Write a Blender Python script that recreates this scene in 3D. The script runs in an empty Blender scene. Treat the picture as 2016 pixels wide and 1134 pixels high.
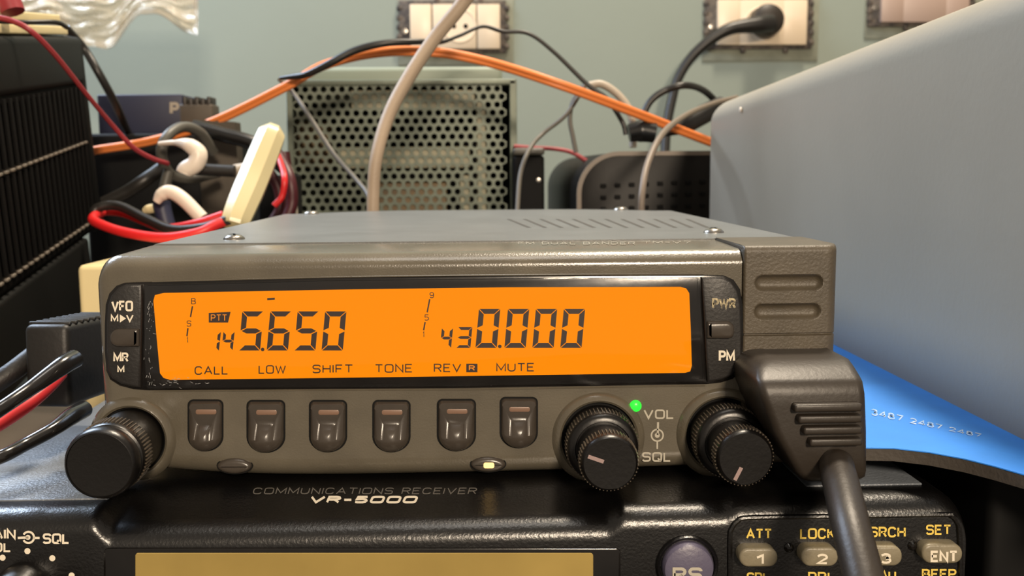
import bpy, bmesh, math, random
from mathutils import Vector, Matrix, noise
random.seed(4)
SC = bpy.context.scene
COL = SC.collection
# ------------------------------------------------------------------ camera
F = 1950.0; YAW = 1.88; PIT = 6.84; ROLL = 0.43
CAM = Vector((0, -.19, .136))
def _basis():
    y, p, r = [math.radians(v) for v in (YAW, PIT, ROLL)]
    f = Vector((math.sin(y)*math.cos(p), math.cos(y)*math.cos(p), -math.sin(p)))
    R = Vector((math.cos(y), -math.sin(y), 0.0)); U = R.cross(f)
    c, s = math.cos(r), math.sin(r)
    return c*R - s*U, c*U + s*R, f
RT, UP, FW = _basis()
cd = bpy.data.cameras.new('camera'); cam = bpy.data.objects.new('camera', cd); COL.objects.link(cam)
cd.sensor_width = 36.0; cd.lens = 36.0*F/2016.0; cd.clip_start = .01; cd.clip_end = 20
M3 = Matrix((RT, UP, -FW)).transposed()
cam.matrix_world = Matrix.Translation(CAM) @ M3.to_4x4()
cd.dof.use_dof = True; cd.dof.focus_distance = .186; cd.dof.aperture_fstop = 40.0
SC.camera = cam
# ------------------------------------------------------------------ light
SC.view_settings.view_transform = 'Standard'; SC.view_settings.look = 'None'
SC.view_settings.gamma = 1.0; SC.view_settings.use_curve_mapping = False
SC.view_settings.exposure = 0.0
SC.cycles.use_denoising = True
W = bpy.data.worlds.new('room_light'); SC.world = W; W.use_nodes = True
bg = W.node_tree.nodes['Background']; bg.inputs[0].default_value = (1.0, .86, .70, 1); bg.inputs[1].default_value = .34
def area(name, loc, target, size, power, color, sy=None):
    l = bpy.data.lights.new(name, 'AREA'); l.energy = power; l.color = color; l.size = size
    if sy: l.shape = 'RECTANGLE'; l.size_y = sy
    o = bpy.data.objects.new(name, l); COL.objects.link(o); o.location = loc
    o.rotation_euler = (Vector(target)-Vector(loc)).to_track_quat('-Z', 'Y').to_euler()
    return o
area('ceiling_lamp', (.30, .42, 1.45), (.05, .12, .1), .20, 27, (1.0, .85, .66))
area('room_lamp', (.24, -1.2, .54), (.0, .0, .1), .15, 18, (1.0, .82, .62))
area('daylight_window', (-.60, .48, .72), (-.07, -.02, .1), .32, 10.0, (.66, .80, 1.0))
area('wall_fill', (.0, -.2, 1.9), (.0, .785, .2), .5, 5, (1.0, .93, .84))  # unseen fill added to brighten the back wall
# ------------------------------------------------------------------ pixel -> point
def ray(px, py): return FW + ((px-1008)/F)*RT + ((567-py)/F)*UP
def Q(px, py, D): return CAM + D*ray(px, py)
def P(px, py, Y=0.0):
    d = ray(px, py); return CAM + ((Y-CAM.y)/d.y)*d
def PZ(px, py, z):
    d = ray(px, py); return CAM + ((z-CAM.z)/d.z)*d
def PX(px, py, x):
    d = ray(px, py); return CAM + ((x-CAM.x)/d.x)*d
# ------------------------------------------------------------------ materials
MATS = {}
def mat(name, col, rough=.5, metal=0.0, bump=0.0, scale=400, spec=.5, emit=None, es=0.0, var=0.0, vscale=60, coat=0.0, trans=0.0, blotch=None):
    if name in MATS: return MATS[name]
    m = bpy.data.materials.new(name); m.use_nodes = True; nt = m.node_tree; b = nt.nodes['Principled BSDF']
    b.inputs['Base Color'].default_value = (*col, 1); b.inputs['Roughness'].default_value = rough
    b.inputs['Metallic'].default_value = metal; b.inputs['Specular IOR Level'].default_value = spec
    b.inputs['Coat Weight'].default_value = coat; b.inputs['Transmission Weight'].default_value = trans
    tc = nt.nodes.new('ShaderNodeTexCoord')
    if emit: b.inputs['Emission Color'].default_value = (*emit, 1); b.inputs['Emission Strength'].default_value = es
    if var > 0:
        n = nt.nodes.new('ShaderNodeTexNoise'); n.inputs['Scale'].default_value = vscale; n.inputs['Detail'].default_value = 5
        nt.links.new(tc.outputs['Object'], n.inputs['Vector'])
        mx = nt.nodes.new('ShaderNodeMix'); mx.data_type = 'RGBA'
        c2 = blotch if blotch else tuple(min(1, c*(1+var)) for c in col)
        c1 = col if blotch else tuple(c*(1-var) for c in col)
        mx.inputs[6].default_value = (*c1, 1); mx.inputs[7].default_value = (*c2, 1)
        rp = nt.nodes.new('ShaderNodeMapRange'); rp.inputs[1].default_value = .35; rp.inputs[2].default_value = .65
        nt.links.new(n.outputs[0], rp.inputs[0]); nt.links.new(rp.outputs[0], mx.inputs[0]); nt.links.new(mx.outputs[2], b.inputs['Base Color'])
    if bump > 0:
        n = nt.nodes.new('ShaderNodeTexNoise'); n.inputs['Scale'].default_value = scale; n.inputs['Detail'].default_value = 3
        nt.links.new(tc.outputs['Object'], n.inputs['Vector'])
        bp = nt.nodes.new('ShaderNodeBump'); bp.inputs['Strength'].default_value = bump; bp.inputs['Distance'].default_value = .0002
        nt.links.new(n.outputs[0], bp.inputs['Height']); nt.links.new(bp.outputs[0], b.inputs['Normal'])
    if name == 'panel': b.inputs['Coat Weight'].default_value = .45; b.inputs['Coat Roughness'].default_value = .14
    MATS[name] = m; return m
def s2l(*c): return tuple(((v/255)/12.92 if v/255 <= .04045 else ((v/255+.055)/1.055)**2.4) for v in c)
mat('panel', s2l(90, 84, 72), .26, bump=.22, scale=2500, var=.12, vscale=90)
mat('panel_rough', s2l(74, 66, 53), .5, bump=.45, scale=1800, var=.12, vscale=120)
mat('chassis', s2l(104, 106, 106), .34, bump=.35, scale=2200, var=.08, vscale=70)
mat('gloss_black', s2l(20, 18, 17), .16, spec=.5, bump=.05, scale=500, var=.3, vscale=100)
mat('matte_black', s2l(22, 20, 19), .5, bump=.4, scale=1500)
mat('deep_black', s2l(8, 8, 8), .7, spec=.2)
mat('rocker', s2l(31, 29, 28), .45, bump=.3, scale=1600)
mat('button', s2l(62, 56, 50), .27, bump=.1, scale=900, var=.15, vscale=150)
mat('knurl_lit', s2l(74, 66, 56), .35)  # lighter than the knob, painting in light caught on the ridges
mat('plug_dark', s2l(22, 20, 18), .5, bump=.3, scale=900)
mat('wire_bright', s2l(226, 52, 56), .4)
mat('knob', s2l(12, 10, 9), .33, bump=.12, scale=1400)
mat('knob_face', s2l(24, 21, 20), .5, bump=.4, scale=1400)
mat('rubber', s2l(44, 38, 32), .45, bump=.2, scale=1200)
mat('ink', s2l(225, 215, 195), .6)
mat('ink_grey', s2l(176, 170, 155), .6)
mat('ink_yellow', s2l(225, 195, 90), .6)
mat('ink_shaded', s2l(96, 92, 86), .6)  # ink darkened to paint in the shade under the radio
mat('ink_worn', s2l(205, 190, 150), .6, var=1, vscale=1500, blotch=s2l(60, 54, 45))
mat('ink_pink', s2l(150, 128, 125), .6)
mat('lcd', (.01, .003, .0), .6, spec=0, emit=s2l(255, 140, 0), es=1.05)
mat('lcd_ink', s2l(34, 16, 8), .5)
mat('indicator', s2l(122, 96, 80), .35)
mat('led_yellow', (.6, .4, .1), .3, emit=s2l(255, 205, 130), es=1.6)
mat('led_green', (.02, .3, .02), .3, emit=(.02, 1.0, .04), es=1.3)
mat('screw', s2l(150, 146, 140), .28, metal=.9, bump=.2, scale=900)
mat('receiver', s2l(9, 8, 8), .3, spec=.7, bump=.3, scale=1900, var=.1, vscale=90)
mat('receiver_top_sheen', s2l(108, 114, 122), .38, bump=.9, scale=1500, var=.1, vscale=100)  # pale blue stands for cool light reflected off the top
mat('key', s2l(126, 118, 98), .4, bump=.3, scale=1500, var=.12, vscale=300)
mat('key_purple', s2l(88, 84, 104), .42, bump=.3, scale=1500)
mat('lcd_khaki', s2l(158, 136, 78), .14, var=.15, vscale=25)
mat('wall', s2l(139, 149, 140), .7, bump=.3, scale=120, var=.035, vscale=5)
mat('plaster', s2l(132, 136, 122), .8, bump=.6, scale=200, var=.12, vscale=60)
mat('desk', s2l(58, 50, 42), .5, var=.2, vscale=20)
mat('socket_white', s2l(226, 208, 182), .35)
mat('socket_frame', s2l(46, 42, 42), .5, var=.4, vscale=150, blotch=s2l(100, 90, 80))
mat('socket_pink', s2l(176, 154, 142), .4)
mat('grey_case', s2l(160, 151, 136), .4, bump=.25, scale=500, var=.05, vscale=12)
mat('blue', s2l(55, 140, 240), .6, bump=.2, scale=800, var=.06, vscale=60)
mat('blue_edge', s2l(66, 60, 54), .7, bump=.8, scale=900)
mat('perf', s2l(94, 102, 90), .42, metal=.3, bump=.3, scale=400, var=.15, vscale=40)
mat('painted_flange', s2l(132, 142, 128), .5)
mat('inner_beige', s2l(150, 146, 122), .5, var=.12, vscale=60)
mat('inner_brown', s2l(96, 76, 44), .5, var=.25, vscale=60)
mat('black_case', s2l(11, 11, 10), .6, spec=.2, bump=.3, scale=700)
mat('fin_glint', s2l(110, 102, 92), .35)  # light colour paints the glints along the fin ends
mat('fin', s2l(9, 8, 8), .7, spec=.12)
mat('taupe_case', s2l(84, 76, 68), .5, bump=.3, scale=500, var=.1, vscale=20)
mat('cream', s2l(226, 208, 158), .5, bump=.2, scale=300, var=.05, vscale=40)
mat('cream_plastic', s2l(204, 192, 150), .3, spec=.6)
mat('white_plastic', s2l(226, 214, 200), .35)
mat('navy', s2l(38, 42, 66), .5)
mat('brown_grey', s2l(76, 68, 58), .6, var=.15, vscale=80)
mat('wire_black', s2l(30, 28, 26), .4)
mat('wire_gloss', s2l(22, 20, 19), .22, coat=.5)
mat('wire_grey', s2l(92, 88, 80), .5)
mat('wire_taupe', s2l(112, 100, 88), .5)
mat('wire_pale', s2l(170, 160, 145), .5)
mat('wire_red', s2l(205, 34, 36), .4)
mat('wire_darkred', s2l(140, 40, 48), .45)
mat('wire_maroon', s2l(70, 22, 30), .45)
mat('wire_orange', s2l(232, 132, 66), .42)
mat('wire_beige', s2l(156, 138, 118), .55, bump=.5, scale=1200)
mat('ring_grey', s2l(82, 80, 74), .45)
mat('ring_black', s2l(20, 20, 20), .3)
mat('modem', s2l(20, 18, 17), .42, spec=.15, bump=.15, scale=500)
mat('modem_rim', s2l(120, 108, 96), .45)
def glassy(name, tint, a):
    m = bpy.data.materials.new(name); m.use_nodes = True; nt = m.node_tree
    for n in list(nt.nodes): nt.nodes.remove(n)
    o = nt.nodes.new('ShaderNodeOutputMaterial'); mx = nt.nodes.new('ShaderNodeMixShader')
    t = nt.nodes.new('ShaderNodeBsdfTransparent'); t.inputs[0].default_value = (*tint, 1)
    g = nt.nodes.new('ShaderNodeBsdfGlossy'); g.inputs['Roughness'].default_value = a[1]
    fr = nt.nodes.new('ShaderNodeFresnel'); fr.inputs[0].default_value = a[0]
    nt.links.new(fr.outputs[0], mx.inputs[0]); nt.links.new(t.outputs[0], mx.inputs[1]); nt.links.new(g.outputs[0], mx.inputs[2])
    nt.links.new(mx.outputs[0], o.inputs[0]); MATS[name] = m
glassy('lens', (1, 1, 1), (1.35, .05)); glassy('bag', (.95, .92, .86), (1.22, .30))
_nt = MATS['bag'].node_tree; _o = _nt.nodes['Material Output']; _m0 = _nt.nodes['Mix Shader']; _d = _nt.nodes.new('ShaderNodeBsdfDiffuse'); _d.inputs[0].default_value = (.75, .68, .56, 1)
_m2 = _nt.nodes.new('ShaderNodeMixShader'); _m2.inputs[0].default_value = .30
_nt.links.new(_m0.outputs[0], _m2.inputs[1]); _nt.links.new(_d.outputs[0], _m2.inputs[2]); _nt.links.new(_m2.outputs[0], _o.inputs[0])
# ------------------------------------------------------------------ mesh helpers
def link(name, bm, m, parent=None, smooth=38):
    bmesh.ops.remove_doubles(bm, verts=bm.verts, dist=1e-7)
    bmesh.ops.recalc_face_normals(bm, faces=bm.faces)
    for f in bm.faces: f.smooth = True
    lim = math.radians(smooth)
    for e in bm.edges:
        if len(e.link_faces) == 2: e.smooth = e.calc_face_angle(0) < lim
    co = [v.co for v in bm.verts]
    c = Vector([(min(p[i] for p in co)+max(p[i] for p in co))/2 for i in range(3)])
    bmesh.ops.translate(bm, verts=bm.verts, vec=-c)
    me = bpy.data.meshes.new(name); bm.to_mesh(me); bm.free()
    me.materials.append(MATS[m]); o = bpy.data.objects.new(name, me); COL.objects.link(o)
    if parent is not None:
        o.parent = parent; pc = parent.get('_c'); o.location = c - Vector(pc) if pc is not None else c
        o['_c'] = list(c)
    else:
        o.location = c; o['_c'] = list(c)
    return o
def thing(name, label, cat, loc, group=None):
    o = bpy.data.objects.new(name, None); COL.objects.link(o); o.location = loc; o['_c'] = list(loc); o.empty_display_size = .01
    o['label'] = label; o['category'] = cat
    if group: o['group'] = group
    return o
def tag(o, label, cat, group=None):
    o['label'] = label; o['category'] = cat
    if group: o['group'] = group
    return o
def NB(): return bmesh.new()
def addbox(bm, c, s, rot=None, bev=0.0, seg=3):
    t = bmesh.new(); bmesh.ops.create_cube(t, size=1)
    for v in t.verts: v.co = Vector((v.co.x*s[0], v.co.y*s[1], v.co.z*s[2]))
    if bev > 0: bmesh.ops.bevel(t, geom=list(t.edges), offset=bev, segments=seg, profile=.5, affect='EDGES')
    Mx = Matrix.Translation(c) @ (rot.to_4x4() if rot else Matrix.Identity(4))
    merge(bm, t, Mx)
def merge(bm, t, Mx=None):
    vm = {}
    for v in t.verts: vm[v] = bm.verts.new(Mx @ v.co if Mx else v.co)
    for f in t.faces:
        try: bm.faces.new([vm[v] for v in f.verts])
        except ValueError: pass
    t.free()
def box2(bm, a, b, bev=0.0, seg=3):
    c = [(a[i]+b[i])/2 for i in range(3)]; addbox(bm, Vector(c), [abs(b[i]-a[i]) for i in range(3)], None, bev, seg)
def lathe(bm, prof, origin, axis=(0, -1, 0), n=64, wave=None):
    ax = Vector(axis).normalized(); q = Vector((0, 0, 1)).rotation_difference(ax).to_matrix(); o = Vector(origin); rings = []
    for k, (r, h) in enumerate(prof):
        if r < 1e-7: rings.append([bm.verts.new(o + ax*h)]); continue
        rg = []
        for i in range(n):
            a = 2*math.pi*i/n; rr = r
            if wave and wave[0] <= k <= wave[1]: rr = r + (wave[2] if i % 2 else 0)
            rg.append(bm.verts.new(o + q @ Vector((rr*math.cos(a), rr*math.sin(a), h))))
        rings.append(rg)
    for a, b in zip(rings, rings[1:]):
        if len(a) == 1 and len(b) == 1: continue
        for i in range(n):
            j = (i+1) % n
            if len(a) == 1: bm.faces.new((a[0], b[i], b[j]))
            elif len(b) == 1: bm.faces.new((a[i], a[j], b[0]))
            else: bm.faces.new((a[i], a[j], b[j], b[i]))
    for rg in (rings[0], rings[-1]):
        if len(rg) > 1: bm.faces.new(rg)
def catmull(pts, n=10):
    out = []; pts = [Vector(p) for p in pts]
    ext = [2*pts[0]-pts[1]] + pts + [2*pts[-1]-pts[-2]]
    for i in range(1, len(ext)-2):
        p0, p1, p2, p3 = ext[i-1:i+3]
        for k in range(n):
            t = k/n
            out.append(.5*((2*p1)+(p2-p0)*t+(2*p0-5*p1+4*p2-p3)*t*t+(3*p1-p0-3*p2+p3)*t**3))
    out.append(pts[-1]); return out
def tube(bm, pts, r, n=12, sub=10, flat=1.0, cap=True):
    c = catmull(pts, sub) if sub > 1 else [Vector(p) for p in pts]
    rs = r if isinstance(r, (list, tuple)) else None
    T = (c[1]-c[0]).normalized(); N = T.orthogonal().normalized(); rings = []
    for i, p in enumerate(c):
        t = (c[min(i+1, len(c)-1)]-c[max(i-1, 0)]).normalized()
        N = (N - t*N.dot(t)).normalized(); B = t.cross(N)
        if rs:
            u = i/(len(c)-1)*(len(rs)-1); k = min(int(u), len(rs)-2); rr = rs[k]+(rs[k+1]-rs[k])*(u-k)
        else: rr = r
        rings.append([bm.verts.new(p + rr*(math.cos(2*math.pi*j/n)*N + flat*math.sin(2*math.pi*j/n)*B)) for j in range(n)])
    for a, b in zip(rings, rings[1:]):
        for j in range(n): bm.faces.new((a[j], a[(j+1) % n], b[(j+1) % n], b[j]))
    if cap: bm.faces.new(rings[0]); bm.faces.new(rings[-1])
def outline_rr(x0, x1, z0, z1, r, n=8):
    # r: (bl, br, tr, tl)
    if not isinstance(r, (tuple, list)): r = (r,)*4
    out = []
    for (cx, cz, a0, rr) in ((x0+r[0], z0+r[0], 180, r[0]), (x1-r[1], z0+r[1], 270, r[1]), (x1-r[2], z1-r[2], 0, r[2]), (x0+r[3], z1-r[3], 90, r[3])):
        for k in range(n+1):
            a = math.radians(a0+90*k/n); out.append((cx+rr*math.cos(a), cz+rr*math.sin(a)))
    return out
def inset(o, d):
    n = len(o); A = sum(o[i][0]*o[(i+1) % n][1]-o[(i+1) % n][0]*o[i][1] for i in range(n)); s = 1 if A > 0 else -1; res = []
    for i in range(n):
        a, b, c = o[i-1], o[i], o[(i+1) % n]
        def nm(p, q):
            dx, dz = q[0]-p[0], q[1]-p[1]; l = math.hypot(dx, dz) or 1; return (-dz/l*s, dx/l*s)
        n1, n2 = nm(a, b), nm(b, c)
        if math.hypot(b[0]-a[0], b[1]-a[1]) < 1e-9: n1 = n2
        if math.hypot(c[0]-b[0], c[1]-b[1]) < 1e-9: n2 = n1
        mx, mz = n1[0]+n2[0], n1[1]+n2[1]; l = math.hypot(mx, mz) or 1; mx /= l; mz /= l
        k = d/max(.4, mx*n1[0]+mz*n1[1]); res.append((b[0]+mx*k, b[1]+mz*k))
    return res
def slab(bm, o, yf, yb, r=0.0, seg=4):
    """outline (x,z) extruded from yb (back) to yf (front, towards the camera) with a rounded front edge"""
    rings = [[(x, yb, z) for x, z in o]]
    if r > 0:
        for k in range(seg+1):
            a = math.pi/2*k/seg; q = inset(o, r*(1-math.cos(a))); y = yf+r*(1-math.sin(a)); rings.append([(x, y, z) for x, z in q])
    else: rings.append([(x, yf, z) for x, z in o])
    vr = [[bm.verts.new(p) for p in rg] for rg in rings]; n = len(o)
    for a, b in zip(vr, vr[1:]):
        for i in range(n): bm.faces.new((a[i], a[(i+1) % n], b[(i+1) % n], b[i]))
    bm.faces.new(vr[0]); bm.faces.new(vr[-1])
def pxo(pts, Y=0.0): return [(P(x, y, Y).x, P(x, y, Y).z) for x, y in pts]
def rr_px(x0, y0, x1, y1, r, Y, n=8):
    """rounded rectangle given by pixel sides on plane Y; r in px (tl, tr, br, bl)"""
    if not isinstance(r, (tuple, list)): r = (r,)*4
    out = []
    for (cx, cy, a0, rr) in ((x0+r[0], y0+r[0], 180, r[0]), (x1-r[1], y0+r[1], 270, r[1]), (x1-r[2], y1-r[2], 0, r[2]), (x0+r[3], y1-r[3], 90, r[3])):
        for k in range(n+1):
            a = math.radians(a0+90*k/n); out.append((cx+rr*math.cos(a), cy+rr*math.sin(a)))
    return pxo(out, Y)
def _arc(cx, cy, rx, ry, a0, a1, n=7): return [(cx+rx*math.cos(math.radians(a0+(a1-a0)*k/n)), cy+ry*math.sin(math.radians(a0+(a1-a0)*k/n))) for k in range(n+1)]
def _sq(x0, y0, x1, y1, r=.28):
    return _arc(x1-r, y1-r*.8, r, r*.8, 0, 90, 4)+_arc(x0+r, y1-r*.8, r, r*.8, 90, 180, 4)+_arc(x0+r, y0+r*.8, r, r*.8, 180, 270, 4)+_arc(x1-r, y0+r*.8, r, r*.8, 270, 360, 4)
_O = _sq(0, 0, 1, 1)
_S = [(1, .80)]+_arc(.7, .84, .3, .16, 10, 90, 3)+_arc(.28, .76, .28, .24, 90, 270, 6)+_arc(.72, .27, .28, .25, 90, -90, 6)+_arc(.3, .18, .3, .18, 270, 185, 3)
_G = {  # width, [(closed, points)]
 'A': (.85, [(0, [(0, 0), (.5, 1), (1, 0)]), (0, [(.2, .33), (.8, .33)])]),
 'B': (.72, [(1, [(0, 0), (0, 1), (.65, 1), (.92, .88), (.92, .64), (.65, .53), (1, .40), (1, .12), (.7, 0)]), (0, [(0, .53), (.65, .53)])]),
 'C': (.78, [(0, _arc(.62, .62, .38, .38, 25, 90, 4)+_arc(.35, .62, .35, .38, 90, 180, 4)+_arc(.35, .38, .35, .38, 180, 270, 4)+_arc(.62, .38, .38, .38, 270, 335, 4))]),
 'D': (.75, [(1, [(0, 0), (0, 1)]+_arc(.5, .6, .5, .4, 90, 0, 5)+_arc(.5, .4, .5, .4, 0, -90, 5))]),
 'E': (.66, [(0, [(1, 1), (0, 1), (0, 0), (1, 0)]), (0, [(0, .52), (.85, .52)])]),
 'F': (.62, [(0, [(1, 1), (0, 1), (0, 0)]), (0, [(0, .5), (.85, .5)])]),
 'H': (.72, [(0, [(0, 0), (0, 1)]), (0, [(1, 0), (1, 1)]), (0, [(0, .52), (1, .52)])]),
 'I': (.001, [(0, [(.5, 0), (.5, 1)])]),
 'K': (.74, [(0, [(0, 0), (0, 1)]), (0, [(1, 1), (.05, .42)]), (0, [(.32, .58), (1, 0)])]),
 'L': (.60, [(0, [(0, 1), (0, 0), (1, 0)])]),
 'M': (.90, [(0, [(0, 0), (0, 1), (.5, .18), (1, 1), (1, 0)])]),
 'N': (.74, [(0, [(0, 0), (0, 1), (1, 0), (1, 1)])]),
 'O': (.82, [(1, _O)]),
 'P': (.70, [(0, [(0, 0), (0, 1)]+_arc(.65, .73, .35, .27, 90, -90, 6)+[(0, .46)])]),
 'Q': (.82, [(1, _O), (0, [(.58, .32), (1, -.04)])]),
 'R': (.72, [(0, [(0, 0), (0, 1)]+_arc(.65, .75, .33, .25, 90, -90, 6)+[(0, .5)]), (0, [(.55, .5), (1, 0)])]),
 'S': (.72, [(0, _S)]), 'T': (.74, [(0, [(0, 1), (1, 1)]), (0, [(.5, 1), (.5, 0)])]),
 'U': (.74, [(0, [(0, 1), (0, .32)]+_arc(.5, .3, .5, .3, 180, 360, 8)+[(1, 1)])]),
 'V': (.82, [(0, [(0, 1), (.5, 0), (1, 1)])]), 'W': (1.15, [(0, [(0, 1), (.25, 0), (.5, .85), (.75, 0), (1, 1)])]),
 '-': (.45, [(0, [(0, .45), (1, .45)])]),
 '0': (.74, [(1, _O)]), '1': (.26, [(0, [(0, .72), (.85, 1), (.85, 0)])]),
 '2': (.68, [(0, _arc(.5, .7, .5, .3, 165, -20, 7)+[(0, 0), (1, 0)])]),
 '3': (.68, [(0, [(.02, .84)]+_arc(.5, .77, .45, .23, 140, -90, 6)+_arc(.5, .27, .5, .27, 90, -150, 7))]),
 '4': (.72, [(0, [(.75, 0), (.75, 1), (0, .28), (1, .28)])]),
 '5': (.68, [(0, [(.95, 1), (.10, 1), (.06, .56), (.62, .60), (.94, .46), (1, .30), (.92, .10), (.66, 0), (.22, 0), (0, .08)])]),
 '7': (.66, [(0, [(0, 1), (1, 1), (.35, 0)])]),
 '8': (.70, [(1, _arc(.5, .77, .42, .23, 0, 360, 12)[:-1]), (1, _arc(.5, .27, .5, .27, 0, 360, 12)[:-1])]),
 '9': (.70, [(1, _arc(.5, .7, .5, .3, 0, 360, 12)[:-1]), (0, [(1, .7), (1, .35)]+_arc(.5, .3, .5, .3, 0, -150, 6))]),
}
def strip(bm, pts, w, fn, closed=False):
    n = len(pts); L = []
    for i in range(n):
        b = pts[i]; a = pts[i-1] if (i > 0 or closed) else None; c = pts[(i+1) % n] if (i < n-1 or closed) else None
        def nm(p, q):
            d = math.hypot(q[0]-p[0], q[1]-p[1]) or 1e-9; return (-(q[1]-p[1])/d, (q[0]-p[0])/d)
        n1 = nm(a, b) if a else nm(b, c); n2 = nm(b, c) if c else n1
        mx, my = n1[0]+n2[0], n1[1]+n2[1]; l = math.hypot(mx, my)
        if l < .15: mx, my, l = n1[0], n1[1], 1
        mx /= l; my /= l; k = w/2/max(.45, mx*n1[0]+my*n1[1]); L.append(((b[0]+mx*k, b[1]+my*k), (b[0]-mx*k, b[1]-my*k)))
    V = [(bm.verts.new(fn(*p)), bm.verts.new(fn(*q))) for p, q in L]
    for i in range(n if closed else n-1): a, b = V[i], V[(i+1) % n]; bm.faces.new((a[0], b[0], b[1], a[1]))
def addtext(bm, s, x0, y0, x1, y1, fn, bold=.02, shear=0.0, slope=0.0):
    """single-stroke lettering filling the pixel box; bold = stroke width as share of the height is .13+2.2*bold"""
    h = y1-y0; w = h*(.125+2.4*bold); gap = .30
    tot = sum((_G[c][0] if c != ' ' else .35) for c in s)+gap*(len(s)-1); sc = (x1-x0-w)/max(tot, .01)*1.0
    x = x0+w/2
    if tot < .02: x = (x0+x1)/2
    for c in s:
        if c == ' ': x += (.35+gap)*sc; continue
        gw, pl = _G[c]
        for cl, pts in pl:
            q = [(x+u*gw*sc+shear*h*(v-.0), y1-w/2-v*(h-w)+slope*(x-x0)) for u, v in pts]
            strip(bm, q, w, fn, bool(cl))
        x += (gw+gap)*sc
def addpoly(bm, pts, fn): bm.faces.new([bm.verts.new(fn(x, y)) for x, y in pts])
def stroke(bm, x0, y0, x1, y1, w, fn):
    d = math.hypot(x1-x0, y1-y0); nx, ny = -(y1-y0)/d*w/2, (x1-x0)/d*w/2
    addpoly(bm, [(x0+nx, y0+ny), (x1+nx, y1+ny), (x1-nx, y1-ny), (x0-nx, y0-ny)], fn)
def ringp(bm, cx, cy, r0, r1, fn, n=28, a0=0, a1=360):
    va = []
    for k in range(n+1):
        a = math.radians(a0+(a1-a0)*k/n); va.append((bm.verts.new(fn(cx+r0*math.cos(a), cy+r0*math.sin(a))), bm.verts.new(fn(cx+r1*math.cos(a), cy+r1*math.sin(a)))))
    for a, b in zip(va, va[1:]): bm.faces.new((a[0], b[0], b[1], a[1]))
def disc(bm, cx, cy, r, fn, n=24): addpoly(bm, [(cx+r*math.cos(2*math.pi*k/n), cy+r*math.sin(2*math.pi*k/n)) for k in range(n)], fn)
def flatlink(name, bm, m, parent): return link(name, bm, m, parent)
def onY(Y): return lambda x, y: P(x, y, Y)

# ================================================================== the setting
bm = NB(); box2(bm, (-1.6, .785, -.05), (1.6, .9, 1.9)); o = link('wall_back', bm, 'wall'); o['kind'] = 'structure'
bm = NB(); box2(bm, (-1.6, -2.2, -.80), (1.6, .9, -.75)); o = link('floor', bm, 'desk'); o['kind'] = 'structure'
dk0 = thing('desk', 'dark worktop that carries the radios and power supplies', 'desk', (0, .34, -.75))
bm = NB(); box2(bm, (-.56, -.10, -.03), (.7, .784, 0), .002); link('worktop', bm, 'desk', dk0)
for lx in (-.52, .66):
    for ly in (-.06, .74):
        bm = NB(); box2(bm, (lx-.025, ly-.025, -.75), (lx+.025, ly+.025, -.03), .002); link('leg', bm, 'desk', dk0)
# ================================================================== TRANSCEIVER
ZT = .1208
tr = thing('radio_transceiver', 'compact dual band mobile radio with glowing orange display standing on the black receiver', 'radio', (0, .05, .0756))
# chassis
bm = NB()
prof = []
n = 6
def rect_ring(x0, x1, z0, z1, r): return outline_rr(x0, x1, z0, z1, (.001, .001, r, r), 5)
o2 = rect_ring(-.0700, .0703, .0775, ZT-.0002, .0016)
ring_f = [bm.verts.new((x, .0226, z)) for x, z in o2]
ring_b = [bm.verts.new((x, .166 if x < 0 or x > 0.06 else .166, z)) for x, z in o2]
def back_y(x): # rear edge bows out in the middle
    return .166 + .021*max(0, 1-((x-.0)/.062)**4)
xs = [-.0700+.1403*k/40 for k in range(41)]
for a, b in ((ring_f, ring_b),):
    for i in range(len(a)):
        pass
for v in ring_f+ring_b: bm.verts.remove(v)
# top plate and body as a grid so that the rear bow is real
def column(x):
    e = min(x+.0700, .0703-x); r = .0016; zt = ZT if e >= r else ZT-r+math.sqrt(max(0, r*r-(r-e)**2))
    yb = back_y(x)
    return [Vector((x, .0226, .0775)), Vector((x, .0226, zt)), Vector((x, yb-.001, zt)), Vector((x, yb, zt-.001)), Vector((x, yb, .0775))]
xs = [-.07, -.0698, -.0694, -.0688, -.068] + [-.067+.134*k/36 for k in range(37)] + [.0682, .0691, .0697, .0701, .0703]
cols = [[bm.verts.new(p) for p in column(x)] for x in xs]
for a, b in zip(cols, cols[1:]):
    for i in range(5): bm.faces.new((a[i], a[(i+1) % 5], b[(i+1) % 5], b[i]))
bm.faces.new(cols[0]); bm.faces.new(cols[-1])
ch = link('chassis_cover', bm, 'chassis', tr)
for fx in (-.055, .055):
    for fy in (.03, .14):
        bm = NB(); lathe(bm, [(.004, 0), (.004, .0022)], (fx, fy, .0755), (0, 0, 1), 20); link('foot', bm, 'matte_black', tr)
# vents: slanted slots on the top right
bm = NB()
for k in range(12):
    x = .0085+k*.0046
    a = PZ(1000+k*32, 431, ZT+.00004); b = PZ(1042+k*32-4*k*0, 448, ZT+.00004)
    d = (b-a); nrm = Vector((1, 0, 0))*.00055
    bm.faces.new([bm.verts.new(p) for p in (a-nrm, a+nrm, b+nrm, b-nrm)])
mat('slot', s2l(58, 55, 50), .7)
link('vent_slots', bm, 'slot', ch)
# printed line on the cover lip
bm = NB(); fz = lambda x, y: PZ(x, y, ZT-.0003)
addtext(bm, 'FM DUAL BANDER', 1020, 476, 1250, 481, fz, .0); addtext(bm, 'TM-V7', 1265, 474.5, 1360, 479, fz, .0)
link('top_lettering', bm, 'ink_grey', tr)
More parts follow.
